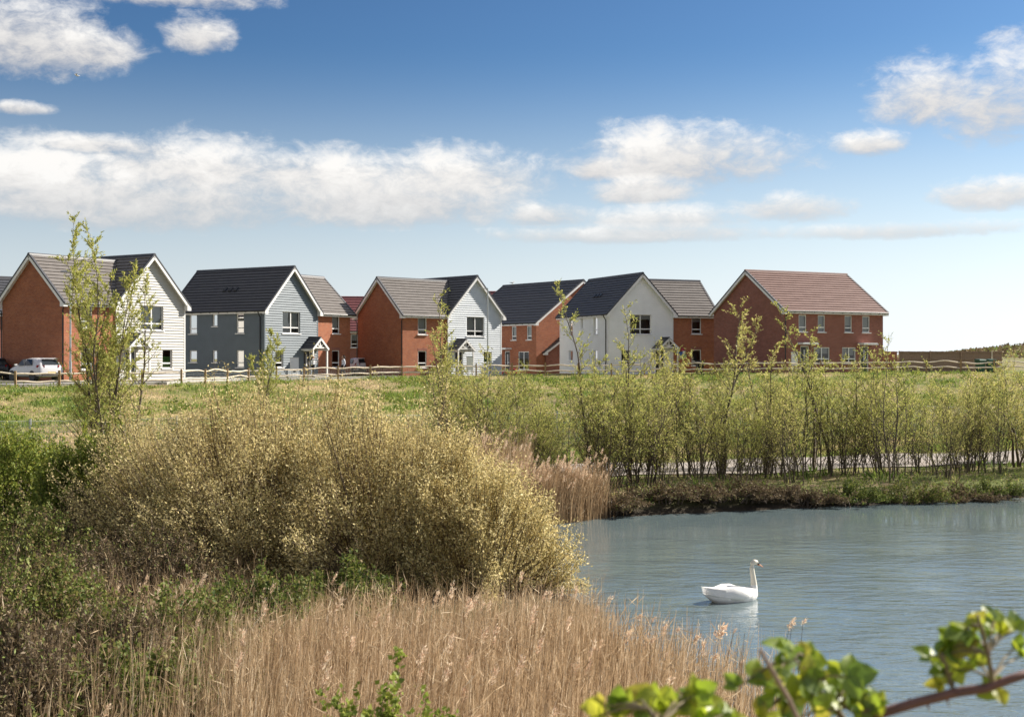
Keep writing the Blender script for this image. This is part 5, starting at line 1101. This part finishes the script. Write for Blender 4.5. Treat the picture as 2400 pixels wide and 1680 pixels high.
def cane(pts, rads, nodes, label, m_=CANE, Yd=2.6, thorns=True, on=None):
    P = [at(px, py, Y_) for px, py, Y_ in pts]; b = P[0].copy(); b.z = H(b.x, b.y); mid = (b+P[0])/2+Vector((.05, .04, 0))
    if on is not None: b = Vector(on.location); P = [P[0], P[0].lerp(P[1], .3)]+P[1:]; rads = [rads[0]]+list(rads[1:]); rads = rads[:1]+rads
    else: P = [b, mid]+P; rads = [rads[0], rads[0]]+list(rads)
    e = on or empty('bramble_cane', tuple(b), 0, label, 'bramble', 'bramble canes close by'); mb = MB(); mb.tube([p-b for p in P], rads[:len(P)], 8); st = mb.build('side_shoot' if on else 'stem', m_, e, smooth=True)
    if thorns:
        for k in range(2, len(P)-1):
            L = (P[k+1]-P[k]).length; n = int(L/.028)
            for q in range(n):
                t = (q+.5)/n; c = P[k].lerp(P[k+1], t)-b; a = rf.uniform(0, 6.28); dr = Vector((math.cos(a)*.4, -.35, math.sin(a))).normalized(); r0 = rads[k]
                mb = MB(); mb.tube([c+dr*r0*.8, c+dr*(r0+.006), c+dr*(r0+.011)+Vector((.002, 0, -.002))], [.003, .0016, .0003], 5); mb.build('thorn', CANE_R, e)
    nodes = list(nodes)+[(px+rf.uniform(-38, 38), py+rf.uniform(-14, 34), dY+rf.uniform(-.05, .06), L*rf.uniform(.6, 1.0)) for (px, py, dY, L) in nodes if rf.random() < .75]
    for (px, py, dY, L) in nodes:
        p = at(px, py, Yd+dY); near = min(P[2:], key=lambda q: (q-p).length); mb = MB(); mb.tube([near-b, (near+p)/2-b+Vector((0, 0, .008)), p-b], [.0032, .0025, .002], 5); mb.build('petiole', m_, e)
        a = rf.uniform(-.5, 3.6); d = Vector((math.cos(a), rf.uniform(-.5, .3), math.sin(a)*.8+.1)); nrm = Vector((rf.uniform(-.4, .5), rf.uniform(-1.1, -.2), rf.uniform(.1, 1.0)))
        L *= 1.08; put_leaf(e, b, p, d, nrm, L)
        for s in (-1, 1):
            ax = nrm.normalized(); from mathutils import Quaternion
            d2 = d.copy(); d2.rotate(Quaternion(ax, s*rf.uniform(.9, 1.4))); put_leaf(e, b, p, d2, nrm+Vector((rf.uniform(-.5, .5), rf.uniform(-.4, .4), rf.uniform(-.5, .5))), L*rf.uniform(.65, .9))
    return e
main_cane = cane([(1960, 1720, 2.62), (2060, 1672, 2.6), (2150, 1645, 2.58), (2240, 1622, 2.56), (2310, 1612, 2.55), (2370, 1590, 2.55), (2440, 1568, 2.55)], [.0105, .0102, .01, .0098, .0095, .009, .0085],
     [(2050, 1645, .0, .035)], 'thick thorny bramble cane with upright yellow green leafy shoots over the water', CANE_R)
cane([(2325, 1612, 2.555), (2325, 1590, 2.55), (2315, 1530, 2.55), (2300, 1470, 2.54), (2290, 1440, 2.53)], [.006, .0055, .005, .004, .003],
     [(2290, 1460, 0, .05), (2330, 1455, .02, .048), (2262, 1475, -.03, .05), (2240, 1520, 0, .062), (2270, 1540, .05, .055), (2345, 1480, .03, .045), (2380, 1475, 0, .04), (2375, 1520, .04, .036), (2200, 1535, -.02, .04), (2335, 1612, -.02, .045)], None, on=main_cane)
cane([(2236, 1622, 2.56), (2232, 1610, 2.57), (2218, 1560, 2.56), (2205, 1530, 2.55)], [.005, .0045, .004, .003], [(2180, 1535, 0, .034), (2212, 1570, 0, .034), (2205, 1600, .02, .032), (2245, 1565, .03, .03)], None, on=main_cane)
cane([(2010, 1730, 2.66), (1960, 1660, 2.64), (1900, 1600, 2.62), (1860, 1540, 2.6)], [.007, .0065, .006, .004],
     [(1850, 1525, 0, .055), (1885, 1545, .03, .05), (1825, 1560, -.02, .045), (1880, 1590, 0, .06), (1760, 1590, 0, .05), (1790, 1600, .03, .045), (1930, 1590, .05, .045), (1985, 1585, 0, .06), (2020, 1610, .03, .05), (2050, 1640, 0, .04), (1960, 1640, .04, .05), (1860, 1640, 0, .05), (1830, 1670, .03, .05), (1910, 1670, -.02, .05), (2000, 1670, 0, .05), (1785, 1665, 0, .045)],
     'leafy bramble cane with crowded green leaves in the middle of the foreground')
cane([(1560, 1760, 2.5), (1545, 1700, 2.5), (1520, 1660, 2.5)], [.006, .0055, .004],
     [(1415, 1655, 0, .045), (1445, 1650, .02, .04), (1490, 1640, 0, .055), (1530, 1640, .03, .055), (1600, 1625, 0, .055), (1625, 1640, .02, .045), (1470, 1675, 0, .05), (1560, 1670, -.02, .05), (1690, 1675, 0, .055), (1650, 1685, .03, .04), (1730, 1690, 0, .05)], 'low bramble shoot at the bottom edge before the reeds')
cane([(1885, 1720, 2.45), (1850, 1640, 2.45), (1815, 1580, 2.44), (1782, 1522, 2.43)], [.0055, .005, .0048, .004], [], 'bare dead stem leaning among the bramble leaves', DEAD, thorns=False)
